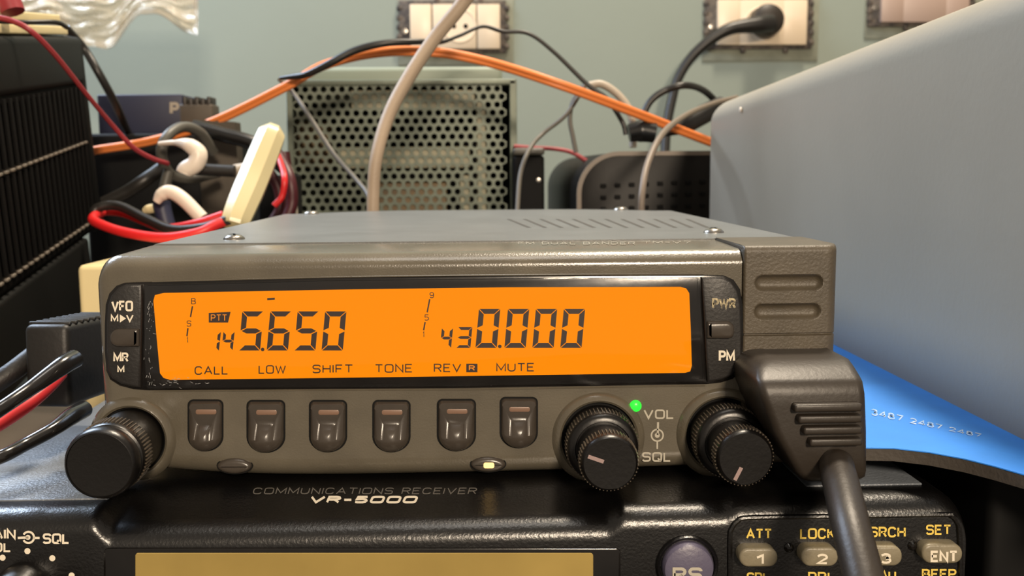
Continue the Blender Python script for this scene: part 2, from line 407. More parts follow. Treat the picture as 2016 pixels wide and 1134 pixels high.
# screws on the cover
for (sx, sy, sr) in ((461, 471, .0024), (1405, 458, .0024), (613, 421, .0027), (1222, 413, .0027)):
    c = PZ(sx, sy, ZT); bm = NB()
    lathe(bm, [(.0, .0012), (sr*.3, .00115), (sr*.7, .0009), (sr*.95, .0004), (sr, 0.0)][::-1], c, (0, 0, 1), 24)
    s = link('screw', bm, 'screw', tr)
    bm = NB(); z = c.z+.00125
    for ang in (20, 110):
        ca, sa = math.cos(math.radians(ang)), math.sin(math.radians(ang)); w = .00028; l = sr*.55
        bm.faces.new([bm.verts.new((c.x+u*ca-v*sa, c.y+u*sa+v*ca, z)) for u, v in ((-l, -w), (l, -w), (l, w), (-l, w))])
    link('screw_slot', bm, 'deep_black', s)
# front panel (grid that follows the rounded outline)
XL, XR = -.0737, .0510
def pz_top(x):
    z = ZT-.0006; r = .0050
    if x < XL+r: z -= r-math.sqrt(max(0, r*r-(XL+r-x)**2))
    return z
def pz_bot(x):
    z = .0757 + (.0035 if x < -.022 else .0004)*(abs(x+.022)/.052)**2.4; r = .006
    if x < XL+r: z += (r-math.sqrt(max(0, r*r-(XL+r-x)**2)))
    return min(z, .0815 if x > -.06 else 1)
def panel_y(x, z):
    d1 = pz_top(x)-z; d2 = z-pz_bot(x); d3 = x-XL; y = 0.0
    if d1 < .0026: y += .0024*(1-max(0, d1)/.0026)**1.7
    for d, r in ((d1, .0007), (d2, .0040), (d3, .0034)):
        if d < r: y += r-math.sqrt(max(0, r*r-(r-d)**2))
    return min(y, .006)
bm = NB(); NX, NZ = 150, 60; rows = []
for i in range(NX+1):
    u = i/NX; x = XL+(XR-XL)*(u**1.35); col_ = []
    zb, zt = pz_bot(x), pz_top(x)
    for j in range(NZ+1):
        v = j/NZ; v = .5-.5*math.cos(math.pi*v); z = zb+(zt-zb)*v; col_.append(bm.verts.new((x, panel_y(x, z), z)))
    rows.append(col_)
for a, b in zip(rows, rows[1:]):
    for j in range(NZ): bm.faces.new((a[j], a[j+1], b[j+1], b[j]))
bk = [[bm.verts.new((r[0].co.x, .0224, r[0].co.z)), bm.verts.new((r[-1].co.x, .0224, r[-1].co.z+.0003))] for r in rows]
for k in range(NX):
    bm.faces.new((rows[k][0], rows[k+1][0], bk[k+1][0], bk[k][0])); bm.faces.new((rows[k][-1], rows[k+1][-1], bk[k+1][1], bk[k][1])); bm.faces.new((bk[k][0], bk[k+1][0], bk[k+1][1], bk[k][1]))
bm.faces.new(rows[0]+[bk[0][1], bk[0][0]]); bm.faces.new(rows[-1]+[bk[-1][1], bk[-1][0]])
fp = link('front_panel', bm, 'panel', tr)
# microphone side block with two pressed-in grips, a seam and a slot
BX0, BX1, BZ0, BZ1 = .0512, .0699, .0775, ZT+.0002
g1, g2 = P(1490, 556), P(1613, 556); h1 = P(1550, 556).z; h2 = P(1550, 612).z; sm = P(1560, 657).z; s1, s2 = P(1507, 691), P(1585, 691)
def block_y(x, z):
    y = -.0006
    for d, r in ((x-BX0, .0006), (BX1-x, .0022), (BZ1-z, .0014), (z-BZ0, .001)):
        if d < r: y += r-math.sqrt(max(0, r*r-(r-d)**2))
    for hz, xe in ((h1, g2.x), (h2, g2.x-.0003)):
        ex = max(g1.x+.001-x, 0, x-(xe-.001)); q = math.hypot(ex, z-hz)/.00155
        if q < 1: y += .0011*(1-q**3)
    if abs(z-sm) < .00016: y += .0005
    if s1.x < x < s2.x and abs(z-s1.z) < .00035: y += .002
    return y
bm = NB(); NX, NZ = 90, 230; rows = []
zs = [BZ0+(BZ1-BZ0)*j/NZ for j in range(NZ+1)]
for i in range(NX+1):
    x = BX0+(BX1-BX0)*(i/NX)
    rows.append([bm.verts.new((x, block_y(x, z), z)) for z in zs])
for a, b in zip(rows, rows[1:]):
    for j in range(NZ): bm.faces.new((a[j], a[j+1], b[j+1], b[j]))
bk = [[bm.verts.new((r[0].co.x, .0225, BZ0)), bm.verts.new((r[0].co.x, .0225, BZ1))] for r in rows]
for k in range(NX):
    bm.faces.new((rows[k][0], rows[k+1][0], bk[k+1][0], bk[k][0])); bm.faces.new((rows[k][-1], rows[k+1][-1], bk[k+1][1], bk[k][1])); bm.faces.new((bk[k][0], bk[k+1][0], bk[k+1][1], bk[k][1]))
bm.faces.new(rows[0]+[bk[0][1], bk[0][0]]); bm.faces.new(rows[-1]+[bk[-1][1], bk[-1][0]])
jc = link('jack_cover', bm, 'panel_rough', tr)
jc['label'] = 'textured side block with two pressed finger grips'
# display surround
Y0 = -.0004
surr = [(262, 556), (640, 547), (1000, 543), (1385, 541), (1425, 542), (1445, 551), (1458, 570), (1463, 600), (1465, 655), (1465, 705), (1459, 730), (1444, 746), (1420, 754), (1392, 757), (900, 765), (290, 769), (262, 767), (235, 760), (216, 748), (208, 730), (205, 690), (205, 640), (207, 600), (214, 578), (228, 563), (244, 557)]
bm = NB(); slab(bm, pxo(surr, Y0), Y0, .002, .0003, 2); bz = link('display_surround', bm, 'gloss_black', tr)
# thin bright lip round the display
for pts in ([(300, 770), (640, 768), (900, 767), (1200, 762), (1388, 759)], [(300, 555), (640, 546), (1000, 541.5), (1385, 539.5)]):
    bm = NB(); tube(bm, [P(x, y, -.0001) for x, y in pts], .00016, 6, 8); link('display_lip', bm, 'panel', tr)
# rocker buttons
def rocker(name, pts, nub, nubr, words, marks=None, m='ink'):
    Y = -.0012
    bm = NB(); slab(bm, pxo(pts, Y), Y, 0, .0005, 3); r = link(name, bm, 'rocker', tr)
    bm = NB(); slab(bm, rr_px(*nub, nubr, Y-.0009, 6), Y-.0009, Y+.0004, .0008, 4); link('centre_nub', bm, 'button', r)
    bm = NB()
    for w in words: addtext(bm, w[0], *w[1:5], onY(Y-.00005), .028, 0, w[5] if len(w) > 5 else 0)
    if marks: addpoly(bm, marks, onY(Y-.00005))
    link('lettering', bm, m, r); return r
rocker('rocker_button', [(279, 560), (247, 560), (232, 566), (218, 582), (211, 602), (209, 640), (209, 690), (212, 728), (219, 745), (238, 757), (262, 763), (276, 764), (277, 700), (279, 620)],
       (214, 648, 272, 684), (17, 3, 3, 17), [('VFO', 219, 592, 262, 613), ('M', 218, 619, 233, 634), ('V', 248, 619, 263, 634), ('MR', 223, 694, 253, 713), ('M', 231, 720, 245, 734)], [(236, 619), (248, 627), (236, 635)])
rk = rocker('rocker_button', [(1381, 546), (1424, 546), (1440, 554), (1453, 572), (1459, 600), (1461, 655), (1461, 704), (1455, 727), (1441, 741), (1420, 749), (1393, 753), (1390, 700), (1386, 620)],
       (1393, 633, 1447, 668), (3, 15, 12, 3), [('PM', 1415, 690, 1447, 712)])
bm = NB(); addtext(bm, 'PWR', 1402, 587, 1449, 608, onY(-.00126), .03); link('worn_lettering', bm, 'ink_worn', rk)
# LCD
YL = -.0007
bm = NB(); lc = [(322, 577), (700, 570), (1000, 566), (1340, 565), (1351, 568), (1357, 577), (1360, 650), (1362, 720), (1359, 731), (1349, 734), (800, 742), (335, 748), (322, 744), (315, 735), (308, 660), (302, 592), (305, 581)]
slab(bm, pxo(lc, YL), YL, 0); lcd = link('lcd_screen', bm, 'lcd', tr); lcd['label'] = 'orange backlit liquid crystal screen'
fn = onY(YL-.0001)
SEG = {'0': 'abcdef', '1': 'bc', '3': 'abgcd', '4': 'fgbc', '5': 'afgcd', '6': 'afgecd'}
def digit(bm, ch, x0, x1, y0, y1, w, sh):
    h = y1-y0; g = w*.09
    def X(u, v): return (x0+u*(x1-x0) + sh*(1-v), y0+v*h)
    wu = w/(x1-x0); wv = w/h*.85; m = .5; gu = g/(x1-x0); gv = g/h
    S = {'a': [(gu, 0), (1-gu, 0), (1-wu*.95, wv), (wu*.95, wv)], 'd': [(gu, 1), (wu*.95, 1-wv), (1-wu*.95, 1-wv), (1-gu, 1)],
         'g': [(gu*2, m), (wu, m-wv/2), (1-wu, m-wv/2), (1-2*gu, m), (1-wu, m+wv/2), (wu, m+wv/2)],
         'f': [(0, gv), (wu*.88, wv+gv), (wu*.88, m-wv/2-gv), (0, m-gv)], 'b': [(1, gv), (1, m-gv), (1-wu*.88, m-wv/2-gv), (1-wu*.88, wv+gv)],
         'e': [(0, m+gv), (wu*.88, m+wv/2+gv), (wu*.88, 1-wv-gv), (0, 1-gv)], 'c': [(1, m+gv), (1, 1-gv), (1-wu*.88, 1-wv-gv), (1-wu*.88, m+wv/2+gv)]}
    for s in SEG[ch]: addpoly(bm, [X(*p) for p in S[s]], fn)
bm = NB()
digit(bm, '1', 397, 431, 653, 691, 6.5, 4); digit(bm, '4', 436, 458, 653, 690, 6.5, 4)
for ch_, x in (('5', 470), ('6', 525), ('5', 579), ('0', 633)): digit(bm, ch_, x, x+42, 613, 690, 11.8, 7)
disc(bm, 517, 688, 3.6, fn, 12)
link('frequency_digits', bm, 'lcd_ink', lcd)
bm = NB()
digit(bm, '4', 866, 888, 646, 685, 6.5, 4); digit(bm, '3', 898, 926, 644, 685, 6.5, 4)
for ch_, x in (('0', 936), ('0', 993), ('0', 1048), ('0', 1103)): digit(bm, ch_, x, x+42, 608, 685, 11.8, 7)
disc(bm, 984, 682, 3.6, fn, 12)
link('frequency_digits', bm, 'lcd_ink', lcd)
bm = NB()
for w, x0, x1, yb in (('CALL', 383, 449, 738), ('LOW', 509, 563, 736), ('SHIFT', 615, 695, 735), ('TONE', 738, 812, 734), ('REV', 854, 908, 733), ('MUTE', 977, 1052, 732)):
    addtext(bm, w, x0, yb-17, x1, yb, fn, .006, 0, -.01)
addpoly(bm, [(918, 716), (940, 716), (940, 733), (918, 733)], fn)
addpoly(bm, [(411, 616), (454, 614), (449, 635), (411, 635)], fn)
stroke(bm, 526, 589, 541, 588, 4, fn)
for cx, cy, ch_ in ((381, 593, 'B'), (372, 637, 'S'), (369, 669, '1'), (850, 581, '9'), (840, 625, '5'), (834, 658, '1')):
    addtext(bm, ch_, cx-(4.5 if ch_ != '1' else 1.5), cy-6, cx+(4.5 if ch_ != '1' else 1.5), cy+6, fn, .0)
for a in ((379, 603, 375, 624), (370, 646, 368, 662), (846, 589, 841, 615), (837, 634, 834, 650)): stroke(bm, *a, 2.8, fn)
link('icons', bm, 'lcd_ink', lcd)
fn2 = onY(YL-.00014)
mat('lcd_knock', (.02, .01, .002), .35, emit=s2l(255, 142, 14), es=.9)
for q in (('R', 923, 719, 935, 730, fn2, .03), ('PTT', 415, 619, 447, 632, fn2, .0)):
    bm = NB(); addtext(bm, *q); link('knockout_lettering', bm, 'lcd_knock', lcd)
# clear lens
YG = -.00125
lens = [(283, 561), (640, 551), (1000, 547), (1376, 545), (1383, 640), (1388, 752), (900, 761), (288, 766), (283, 700)]
bm = NB(); slab(bm, pxo(lens, YG), YG, YL-.0003, .0002, 2); ln = link('display_lens', bm, 'lens', tr)
# scuffs at the left end of the lens
mat('scuff', s2l(150, 150, 150), .7)
bm = NB(); fs = onY(YG-.00004); rs = random.Random(7)
for k in range(70):
    if rs.random() < .55: x = rs.gauss(294, 4.5); y = rs.uniform(590, 755)
    else: x = rs.uniform(292, 410); y = rs.gauss(752, 4)
    l = rs.uniform(1, 7); a = rs.uniform(-.5, .5)+(math.pi/2 if x < 300 else 0)
    stroke(bm, x, y, x+l*math.cos(a), y+l*math.sin(a), rs.uniform(.4, 1.1), fs)
link('scuffs', bm, 'scuff', ln)
# six function buttons
def fbutton(x0, y0, x1, y1):
    w = x1-x0; cx = (x0+x1)/2; pts = []
    for (qx, qy, a0, r) in ((x0+9, y0+9, 180, 9), (x1-9, y0+9, 270, 9)):
        for k in range(6): a = math.radians(a0+90*k/5); pts.append((qx+r*math.cos(a), qy+r*math.sin(a)))
    rb = w/2; cy = y1-rb*.82
    for k in range(17): a = math.radians(180*k/16); pts.append((cx+rb*math.cos(a), cy+rb*.82*math.sin(a)))
    o = pxo(pts, -.0003)
    bm = NB(); slab(bm, inset(o, -.00022), -.00015, .001); base = link('button_gap', bm, 'deep_black', tr)
    bm = NB(); c0 = P(cx, cy+2, 0); rx = (P(x1, cy, 0).x-P(x0, cy, 0).x)/2
    K = 14; rings = []
    ctr = (c0.x, c0.z); yb = .0005
    rings.append([bm.verts.new((x, yb, z)) for x, z in o])
    for k in range(K):
        s = k/K; ring = []
        for x, z in o:
            X = x+(ctr[0]-x)*s; Z = z+(ctr[1]-z)*s
            d = math.hypot(X-x, Z-z); e = .0006; h = .0007*(1 if d > e else math.sqrt(max(0, 1-(1-d/e)**2)))
            q = math.hypot((X-ctr[0])/(rx*.92), (Z-(ctr[1]-.0001))/(rx*.86))
            if q < 1: h += .0019*(1-q*q)**.8*min(1, d/.0003+.2 if s > 0 else 0)
            ring.append(bm.verts.new((X, -h, Z)))
        rings.append(ring)
    for a, b in zip(rings, rings[1:]):
        n_ = len(a)
        for i in range(n_): bm.faces.new((a[i], a[(i+1) % n_], b[(i+1) % n_], b[i]))
    v = bm.verts.new((ctr[0], -.0026, ctr[1])); a = rings[-1]
    for i in range(len(a)): bm.faces.new((a[i], a[(i+1) % len(a)], v))
    bm.faces.new(rings[0][::-1])
    b = link('function_button', bm, 'button', tr)
    bm = NB(); slab(bm, rr_px(cx-19, y0+17, cx+22, y0+27, 4, -.00075), -.00075, -.0004, .0001, 2); link('indicator_window', bm, 'indicator', b)
for q in ((371, 789, 437, 887), (487, 790, 559, 890), (610, 790, 681, 889), (735, 790, 806, 889), (862, 788, 935, 887), (986, 784, 1057, 881)): fbutton(*q)
# oval buttons
for cx, cy, lit in ((462, 917, 0), (961, 914, 1)):
    e = [(cx+34*math.cos(2*math.pi*k/32), cy+15*math.sin(2*math.pi*k/32)) for k in range(32)]
    Yo = .0000 if not lit else -.0001
    bm = NB(); slab(bm, inset(pxo(e, Yo), -.0002), .0001, .004); link('button_gap', bm, 'deep_black', tr)
    bm = NB(); slab(bm, pxo(e, Yo), -.0008, .004, .0009, 5); b = link('oval_button', bm, 'button', tr)
    if lit:
        bm = NB(); slab(bm, rr_px(952, 911, 973, 922, 4, -.0009), -.0009, -.0006); q = link('lamp_window', bm, 'led_yellow', b); q['label'] = 'small lit yellow window'
# green led
bm = NB(); c = P(1251, 799); r = .00117
lathe(bm, [(r*1.0, -.0004), (r, .0002), (r*.8, .0005), (r*.4, .0007), (0, .00075)], c, (0, -1, 0), 24); q = link('led', bm, 'led_green', tr); q['label'] = 'small glowing green indicator'
# VOL / SQL print
bm = NB(); fn = onY(-.00008)
addtext(bm, 'VOL', 1267, 806, 1327, 825, fn, .02); addtext(bm, 'SQL', 1264, 890, 1321, 909, fn, .02)
stroke(bm, 1295.5, 831, 1295, 856, 4, fn); disc(bm, 1294, 857, 5, fn); ringp(bm, 1294, 857, 10, 13, fn); stroke(bm, 1294, 869, 1294, 884, 3.2, fn)
link('panel_lettering', bm, 'ink_grey', tr)
# knobs
def band(c, r, h0, h1, parent, n=110):
    bm = NB()
    for k in range(n//2):
        a = 4*math.pi*k/n; d = Vector((math.cos(a), 0, math.sin(a))); t_ = Vector((-math.sin(a), 0, math.cos(a)))*(math.pi*r/n*.95)
        p = [c+d*(r-.0002)-t_, c+d*(r+.00028)-t_*.6, c+d*(r+.00028)+t_*.6, c+d*(r-.0002)+t_]
        f0 = [bm.verts.new(q+Vector((0, -h0, 0))) for q in p]; f1 = [bm.verts.new(q+Vector((0, -h1, 0))) for q in p]
        for i in range(4): bm.faces.new((f0[i], f0[(i+1) % 4], f1[(i+1) % 4], f1[i]))
        bm.faces.new(f0); bm.faces.new(f1)
    return link('knurled_band', bm, 'knurl_lit', parent, 20)
def collar(c, R, hh=.0014, wid=.0021):
    bm = NB(); prof = [(R+wid, -.0004), (R+wid*.8, hh*.25), (R+wid*.5, hh*.8), (R+wid*.25, hh), (R+.0001, hh*.75), (R, 0.0002), (R, -.0004)]
    lathe(bm, prof, c, (0, -1, 0), 72)
    k = link('knob_collar', bm, 'panel', tr)
    bm = NB(); lathe(bm, [(R, -.0003), (R, .00015), (0, .00015)], c, (0, -1, 0), 48); link('collar_well', bm, 'deep_black', k)
kc = P(262, 864); collar(kc, .0064)
bm = NB()
lathe(bm, [(.0061, 0), (.0061, .0015), (.0058, .0065), (.0058, .0075), (.0062, .008), (.0064, .0085), (.0064, .0125), (.0062, .013), (.0058, .0132), (.0058, .0142), (.0064, .0146), (.0065, .0152), (.0065, .0162), (.0061, .0172), (.0058, .0174), (.0057, .0171), (0, .0169)], kc, (0, -1, 0), 96)
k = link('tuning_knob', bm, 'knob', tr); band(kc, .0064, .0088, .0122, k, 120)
for (bx, by, ang) in ((1178, 862, 205), (1422, 853, 245)):
    c = P(bx, by); collar(c, .0073)
    bm = NB(); lathe(bm, [(.0067, 0), (.0067, .0022), (.0065, .0028), (.0068, .0032), (.0068, .0072), (.0066, .0078), (.0060, .0082), (.0054, .0083), (.0052, .0078), (0, .0078)], c, (0, -1, 0), 84)
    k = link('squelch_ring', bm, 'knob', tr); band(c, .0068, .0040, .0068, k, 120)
    bm = NB(); lathe(bm, [(.0049, .0078), (.0050, .0095), (.0049, .0125), (.0050, .013), (.0052, .0133), (.0052, .0166), (.0049, .0172), (.0047, .0174), (0, .0173)], c, (0, -1, 0), 72)
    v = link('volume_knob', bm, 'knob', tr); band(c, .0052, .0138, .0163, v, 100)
    Yp = -.01745; a = math.radians(ang); ca, sa = math.cos(a), math.sin(a); bm = NB(); w = .00035
    r0, r1 = (.0012, .0042) if ang < 220 else (.0018, .0044)
    if ang > 220: ca, sa = math.cos(math.radians(244)), math.sin(math.radians(244))
    else: ca, sa = math.cos(math.radians(160)), math.sin(math.radians(160))
    bm.faces.new([bm.verts.new((c.x+u*ca-t*sa, Yp, c.z+u*sa+t*ca)) for u, t in ((r0, -w), (r1, -w), (r1, w), (r0, w))])
    link('pointer_mark', bm, 'ink_pink', v)
# ================================================================== MICROPHONE PLUG
mp = thing('microphone_plug', 'moulded black microphone plug and thick cord in the radio\'s right side socket', 'plug', (.066, -.012, .09))
lv = [(699, 1528, 1640, -.009), (701, 1515, 1655, -.0105), (708, 1500, 1668, -.0125), (722, 1489, 1678, -.0150), (742, 1486, 1690, -.0175), (752, 1488, 1695, -.0185), (775, 1492, 1699, -.0190), (795, 1500, 1700, -.0190), (850, 1520, 1702, -.0192), (900, 1548, 1702, -.0190), (925, 1562, 1702, -.0186), (936, 1570, 1700, -.0178), (941, 1578, 1690, -.0165)]
bm = NB(); rings = []
for py, x0, x1, yf in lv:
    a = P(x0, py, yf+.002); b = P(x1, py, yf+.002); z = a.z; y1 = 0.0002 if py < 880 else .0002
    r = .0016; o = []
    for (cx, cy, a0) in ((a.x+r, yf+r, 180), (b.x-r, yf+r, 270)):
        for k in range(7): t = math.radians(a0+90*k/6); o.append((cx+r*math.cos(t), cy+r*math.sin(t)))
    o += [(b.x, y1), (a.x, y1)]; rings.append([bm.verts.new((x, y, z)) for x, y in o])
for a, b in zip(rings, rings[1:]):
    for i in range(len(a)): bm.faces.new((a[i], a[(i+1) % len(a)], b[(i+1) % len(a)], b[i]))
bm.faces.new(rings[0]); bm.faces.new(rings[-1]); body = link('plug_body', bm, 'rubber', mp, 50)
for py, x0 in ((801, 1560), (823, 1568), (845, 1578), (868, 1590)):
    a = P(x0, py, -.0195); b = P(1688, py, -.0195)
    bm = NB(); box2(bm, (a.x, -.0210, a.z-.0007), (b.x+.0004, -.010, a.z+.0007), .0004, 3); link('grip_rib', bm, 'rubber', mp)
bm = NB()
tube(bm, [Q(1646, 914, .178), Q(1651, 935, .1745), Q(1661, 975, .168), Q(1676, 1040, .160), Q(1700, 1134, .153), Q(1725, 1240, .147)], [.0031, .0031, .0031, .0031, .0031, .0031, .0031], 24)
link('cord', bm, 'rubber', mp)
# ================================================================== RECEIVER
rc = thing('communications_receiver', 'wide black communications receiver underneath the orange-lit radio', 'receiver', (0, .05, 0))
RX0, RX1, Z0, YF = -.1015, .0897, .0753, -.0160
def sst(a, b, x): t = max(0, min(1, (x-a)/(b-a))); return t*t*(3-2*t)
def drop(x):
    d = .0031*sst(-.0705, -.0668, x)
    d -= .0019*sst(.0225, .0262, x)
    d -= .0012*sst(.0440, .0478, x)
    return d
def rprof(x):
    d = drop(x); r = .0052; e = min(RX1-x, x-RX0); ed = 0
    if e < r: ed = r-math.sqrt(max(0, r*r-(r-e)**2))
    z0 = Z0-ed
    pts = [(.19, z0), (.10, z0), (.02, z0), (.004, z0)]
    R = .0040; ya = YF+R+.001; za = z0-d
    for k in range(1, 6): t = k/5; pts.append((.004+(ya-.004)*t, z0-d*sst(0, 1, t)))
    for k in range(1, 9): a = math.pi/2*k/8; pts.append((ya-(ya-YF)*math.sin(a), za-R+R*math.cos(a)))
    pts += [(YF, .060), (YF, .03), (YF, .004)]
    return pts, ed
xs = [RX0+.0052*(1-math.cos(math.pi/2*k/6)) for k in range(7)] + [-.094+.002*k for k in range(12)] + [-.0708+.0005*k for k in range(10)] + [-.064+.004*k for k in range(21)] + [.0225+.0005*k for k in range(9)] + [.028+.003*k for k in range(5)] + [.0435+.0005*k for k in range(10)] + [.050+.003*k for k in range(11)] + [RX1-.0052*(1-math.cos(math.pi/2*(1-k/8))) for k in range(9)]
xs = sorted(set(round(x, 6) for x in xs)); bm = NB(); rows = []
for x in xs:
    pr, ed = rprof(x); rows.append([bm.verts.new((x, y, z)) for y, z in pr]+[bm.verts.new((x, .19, .004))])
for a, b in zip(rows, rows[1:]):
    n_ = len(a)
    for j in range(n_): bm.faces.new((a[j], a[(j+1) % n_], b[(j+1) % n_], b[j]))
bm.faces.new(rows[0]); bm.faces.new(rows[-1])
link('front_body', bm, 'receiver', rc, 60)
# textured top cover, both ends only; pale blue paints in cool reflected light
bm = NB(); box2(bm, (RX0+.001, -.0085, Z0-.001), (-.0700, .19, Z0+.0003), .0003, 2); link('lit_top_cover', bm, 'receiver_top_sheen', rc)
bm = NB(); box2(bm, (.0620, -.0085, Z0-.001), (.0845, .19, Z0+.0003), .0003, 2)  # middle left uncovered, its body black standing in for shade
link('lit_top_cover', bm, 'receiver_top_sheen', rc)
for fx in (-.08, .07):
    for fy in (.0, .17):
        bm = NB(); lathe(bm, [(.006, 0), (.006, .006)], (fx, fy, 0), (0, 0, 1), 20); link('foot', bm, 'matte_black', rc)
def bvh_surface(px, py, lift=.00012):
    # march along the view ray to the receiver's own front surface
    d = ray(px, py); best = None
    for k in range(0, 900):
        t = .150+k*.00006*1.0
        p = CAM+d*t
        if p.x < RX0 or p.x > RX1: continue
        pr, ed = rprof(p.x); pr2 = pr
        if p.y < YF: continue
        # surface height at this y
        zz = None
        for (y0, z0), (y1, z1) in zip(pr2, pr2[1:]):
            if y1 <= p.y <= y0 and y0 > y1: zz = z0+(z1-z0)*(y0-p.y)/(y0-y1); break
        if zz is not None and p.z <= zz: return p-d.normalized()*lift
    return P(px, py, YF-lift)
bm = NB(); addtext(bm, 'VR-5000', 607, 976, 819, 991, bvh_surface, .07, .32); link('model_lettering', bm, 'ink', rc)
bm = NB(); addtext(bm, 'COMMUNICATIONS RECEIVER', 497, 960, 937, 973, bvh_surface, .01, .25); link('model_lettering', bm, 'ink_shaded', rc)
# display of the receiver
bm = NB(); slab(bm, rr_px(204, 1079, 1222, 1300, 10, YF-.0002), YF-.0004, YF+.002, .0003, 2); link('display_bezel', bm, 'gloss_black', rc)
bm = NB(); slab(bm, rr_px(266, 1089, 1168, 1290, 6, YF-.0006), YF-.0006, YF, .0001, 1); q = link('lcd_screen', bm, 'lcd_khaki', rc); q['label'] = 'unlit khaki liquid crystal screen'
# left legend and knob
bm = NB(); fr = onY(YF-.00012)
addtext(bm, 'MAIN', -36, 1041, 31, 1062, fr, .03); addtext(bm, 'VOL', -36, 1068, 22, 1087, fr, .03); addtext(bm, 'SQL', 84, 1050, 137, 1071, fr, .03)
stroke(bm, 35, 1059, 56, 1058, 4.5, fr); stroke(bm, 66, 1059, 78, 1059, 4.5, fr); disc(bm, 55, 1058, 5, fr); ringp(bm, 56, 1058, 9, 13, fr, 28, -150, 150)
for x, y in ((5, 1098), (54, 1085), (103, 1099), (141, 1133)): disc(bm, x, y, 6, fr)
link('panel_lettering', bm, 'ink', rc)
c = P(52, 1160, YF); bm = NB()
lathe(bm, [(.0052, 0), (.0052, .003), (.0049, .0035), (.0048, .012), (.0044, .0128), (0, .0128)], c, (0, -1, 0), 60); link('squelch_knob', bm, 'knob', rc)
# round button
c = P(1352, 1112, YF)
bm = NB(); lathe(bm, [(.0058, -.001), (.0058, .0004), (.0055, .0009), (.0051, .0007), (.0050, 0), (.0050, -.001)], c, (0, -1, 0), 60); q = link('button_collar', bm, 'receiver', rc)
bm = NB(); lathe(bm, [(.0047, -.001), (.0047, .0014), (.0044, .0021), (.0038, .0024), (0, .0025)], c, (0, -1, 0), 60); b = link('round_button', bm, 'key_purple', rc); b['label'] = 'round mauve button'
bm = NB(); addtext(bm, 'RS', 1324, 1117, 1383, 1146, onY(YF-.0026), .035); link('lettering', bm, 'ink_grey', b)
# keypad surround and keys
bm = NB(); tp = [P(x, y, YF-.0001) for x, y in ((1437, 1160), (1437, 1060), (1441, 1040), (1452, 1026), (1475, 1019), (1600, 1017), (1850, 1013), (1872, 1015), (1884, 1027), (1889, 1050), (1892, 1150))]
tube(bm, tp, .0005, 8, 6); link('keypad_trim', bm, 'receiver', rc)
bm = NB()
for w, x0, x1, y0, y1 in (('ATT', 1469, 1520, 1041, 1061), ('LOCK', 1575, 1645, 1040, 1061), ('SRCH', 1712, 1783, 1037, 1058), ('SET', 1823, 1873, 1033, 1053), ('SPL', 1470, 1515, 1127, 1147), ('PRI', 1591, 1633, 1126, 1146), ('ALL', 1734, 1772, 1124, 1144), ('BEEP', 1815, 1883, 1120, 1140)):
    addtext(bm, w, x0, y0, x1, y1, fr, .022)
link('keypad_lettering', bm, 'ink_yellow', rc)
for x0, x1, y0, y1, w, tx in ((1452, 1533, 1071, 1117, '1', (1488, 1506, 1091, 1112)), (1574, 1652, 1069, 1116, '2', (1608, 1630, 1090, 1111)), (1694, 1778, 1067, 1115, '3', (1733, 1755, 1089, 1110)), (1812, 1897, 1063, 1110, 'ENT', (1832, 1886, 1084, 1107))):
    yk = YF-.0028; o = rr_px(x0+4, y0+9, x1-1, y1, 18, yk)
    bm = NB(); slab(bm, o, yk, YF+.001, .0005, 3); b = link('keypad_button', bm, 'key', rc)
    bm = NB(); addtext(bm, w, tx[0], tx[2], tx[1], tx[3], onY(yk-.00006), .035); link('lettering', bm, 'ink', b)
for x, y in ((1553, 1078), (1796, 1074)):
    bm = NB(); lathe(bm, [(.0009, -.0002), (.0009, .0002), (.0005, .0007), (0, .0008)], P(x, y, YF), (0, -1, 0), 16); link('guide_pip', bm, 'gloss_black', rc)
# ================================================================== GREY CASE, BLUE SHEET, BLACK BOX (right)
zb = .0828
gx = [PZ(2016, 866, zb).to_2d(), PZ(1653, 684, zb).to_2d()]; dd = (gx[1]-gx[0]).normalized(); nn = Vector((dd.y, -dd.x))
lo, hi = 0.0, .6
for _ in range(40):       # far end of the case face
    md = (lo+hi)/2; q = gx[0]+dd*md; v = Vector((q.x, q.y, .10))-CAM
    if 1008+F*v.dot(RT)/v.dot(FW) > 1396: lo = md
    else: hi = md
gf = gx[0]+dd*lo; GH = PX(1402, 198, gf.x).z-zb
st = gx[0]-dd*.06; gl = (gf-st).length
rotg = Matrix((( nn.x, dd.x, 0), (nn.y, dd.y, 0), (0, 0, 1)))
cgx = st+dd*gl/2+nn*.10
gt = thing('grey_metal_case', 'large grey painted case with rounded top edge on the blue sheet', 'case', (cgx.x, cgx.y, zb))
bm = NB(); t = bmesh.new(); bmesh.ops.create_cube(t, size=1)
lo, hi = -.3, .3
for _ in range(40):       # where the top edge leaves the picture
    md = (lo+hi)/2; q = gx[0]+dd*md; v = Vector((q.x, q.y, .17))-CAM
    if 1008+F*v.dot(RT)/v.dot(FW) > 1882: lo = md
    else: hi = md
qn = gx[0]+dd*lo; HN = PX(1882, -6, qn.x).z-zb; bn = (qn-st).length
for v in t.verts:
    yb_ = (v.co.y+.5)*gl; hh = GH+(HN-GH)*(gl-yb_)/(gl-bn)
    v.co = Vector((v.co.x*.20, v.co.y*gl, 0 if v.co.z < 0 else hh))
es = [e for e in t.edges if all(v.co.z > .01 for v in e.verts)]
bmesh.ops.bevel(t, geom=es, offset=.010, segments=8, profile=.5, affect='EDGES')
merge(bm, t, Matrix.Translation((cgx.x, cgx.y, zb)) @ rotg.to_4x4()); link('shell', bm, 'grey_case', gt)
bm = NB(); c = PX(1453, 216, gf.x-.002); lathe(bm, [(.0011, 0), (.0009, .0006), (0, .0008)], c+Vector((.0012, 0, 0)), (-1, 0, 0), 16); link('rivet', bm, 'white_plastic', gt)
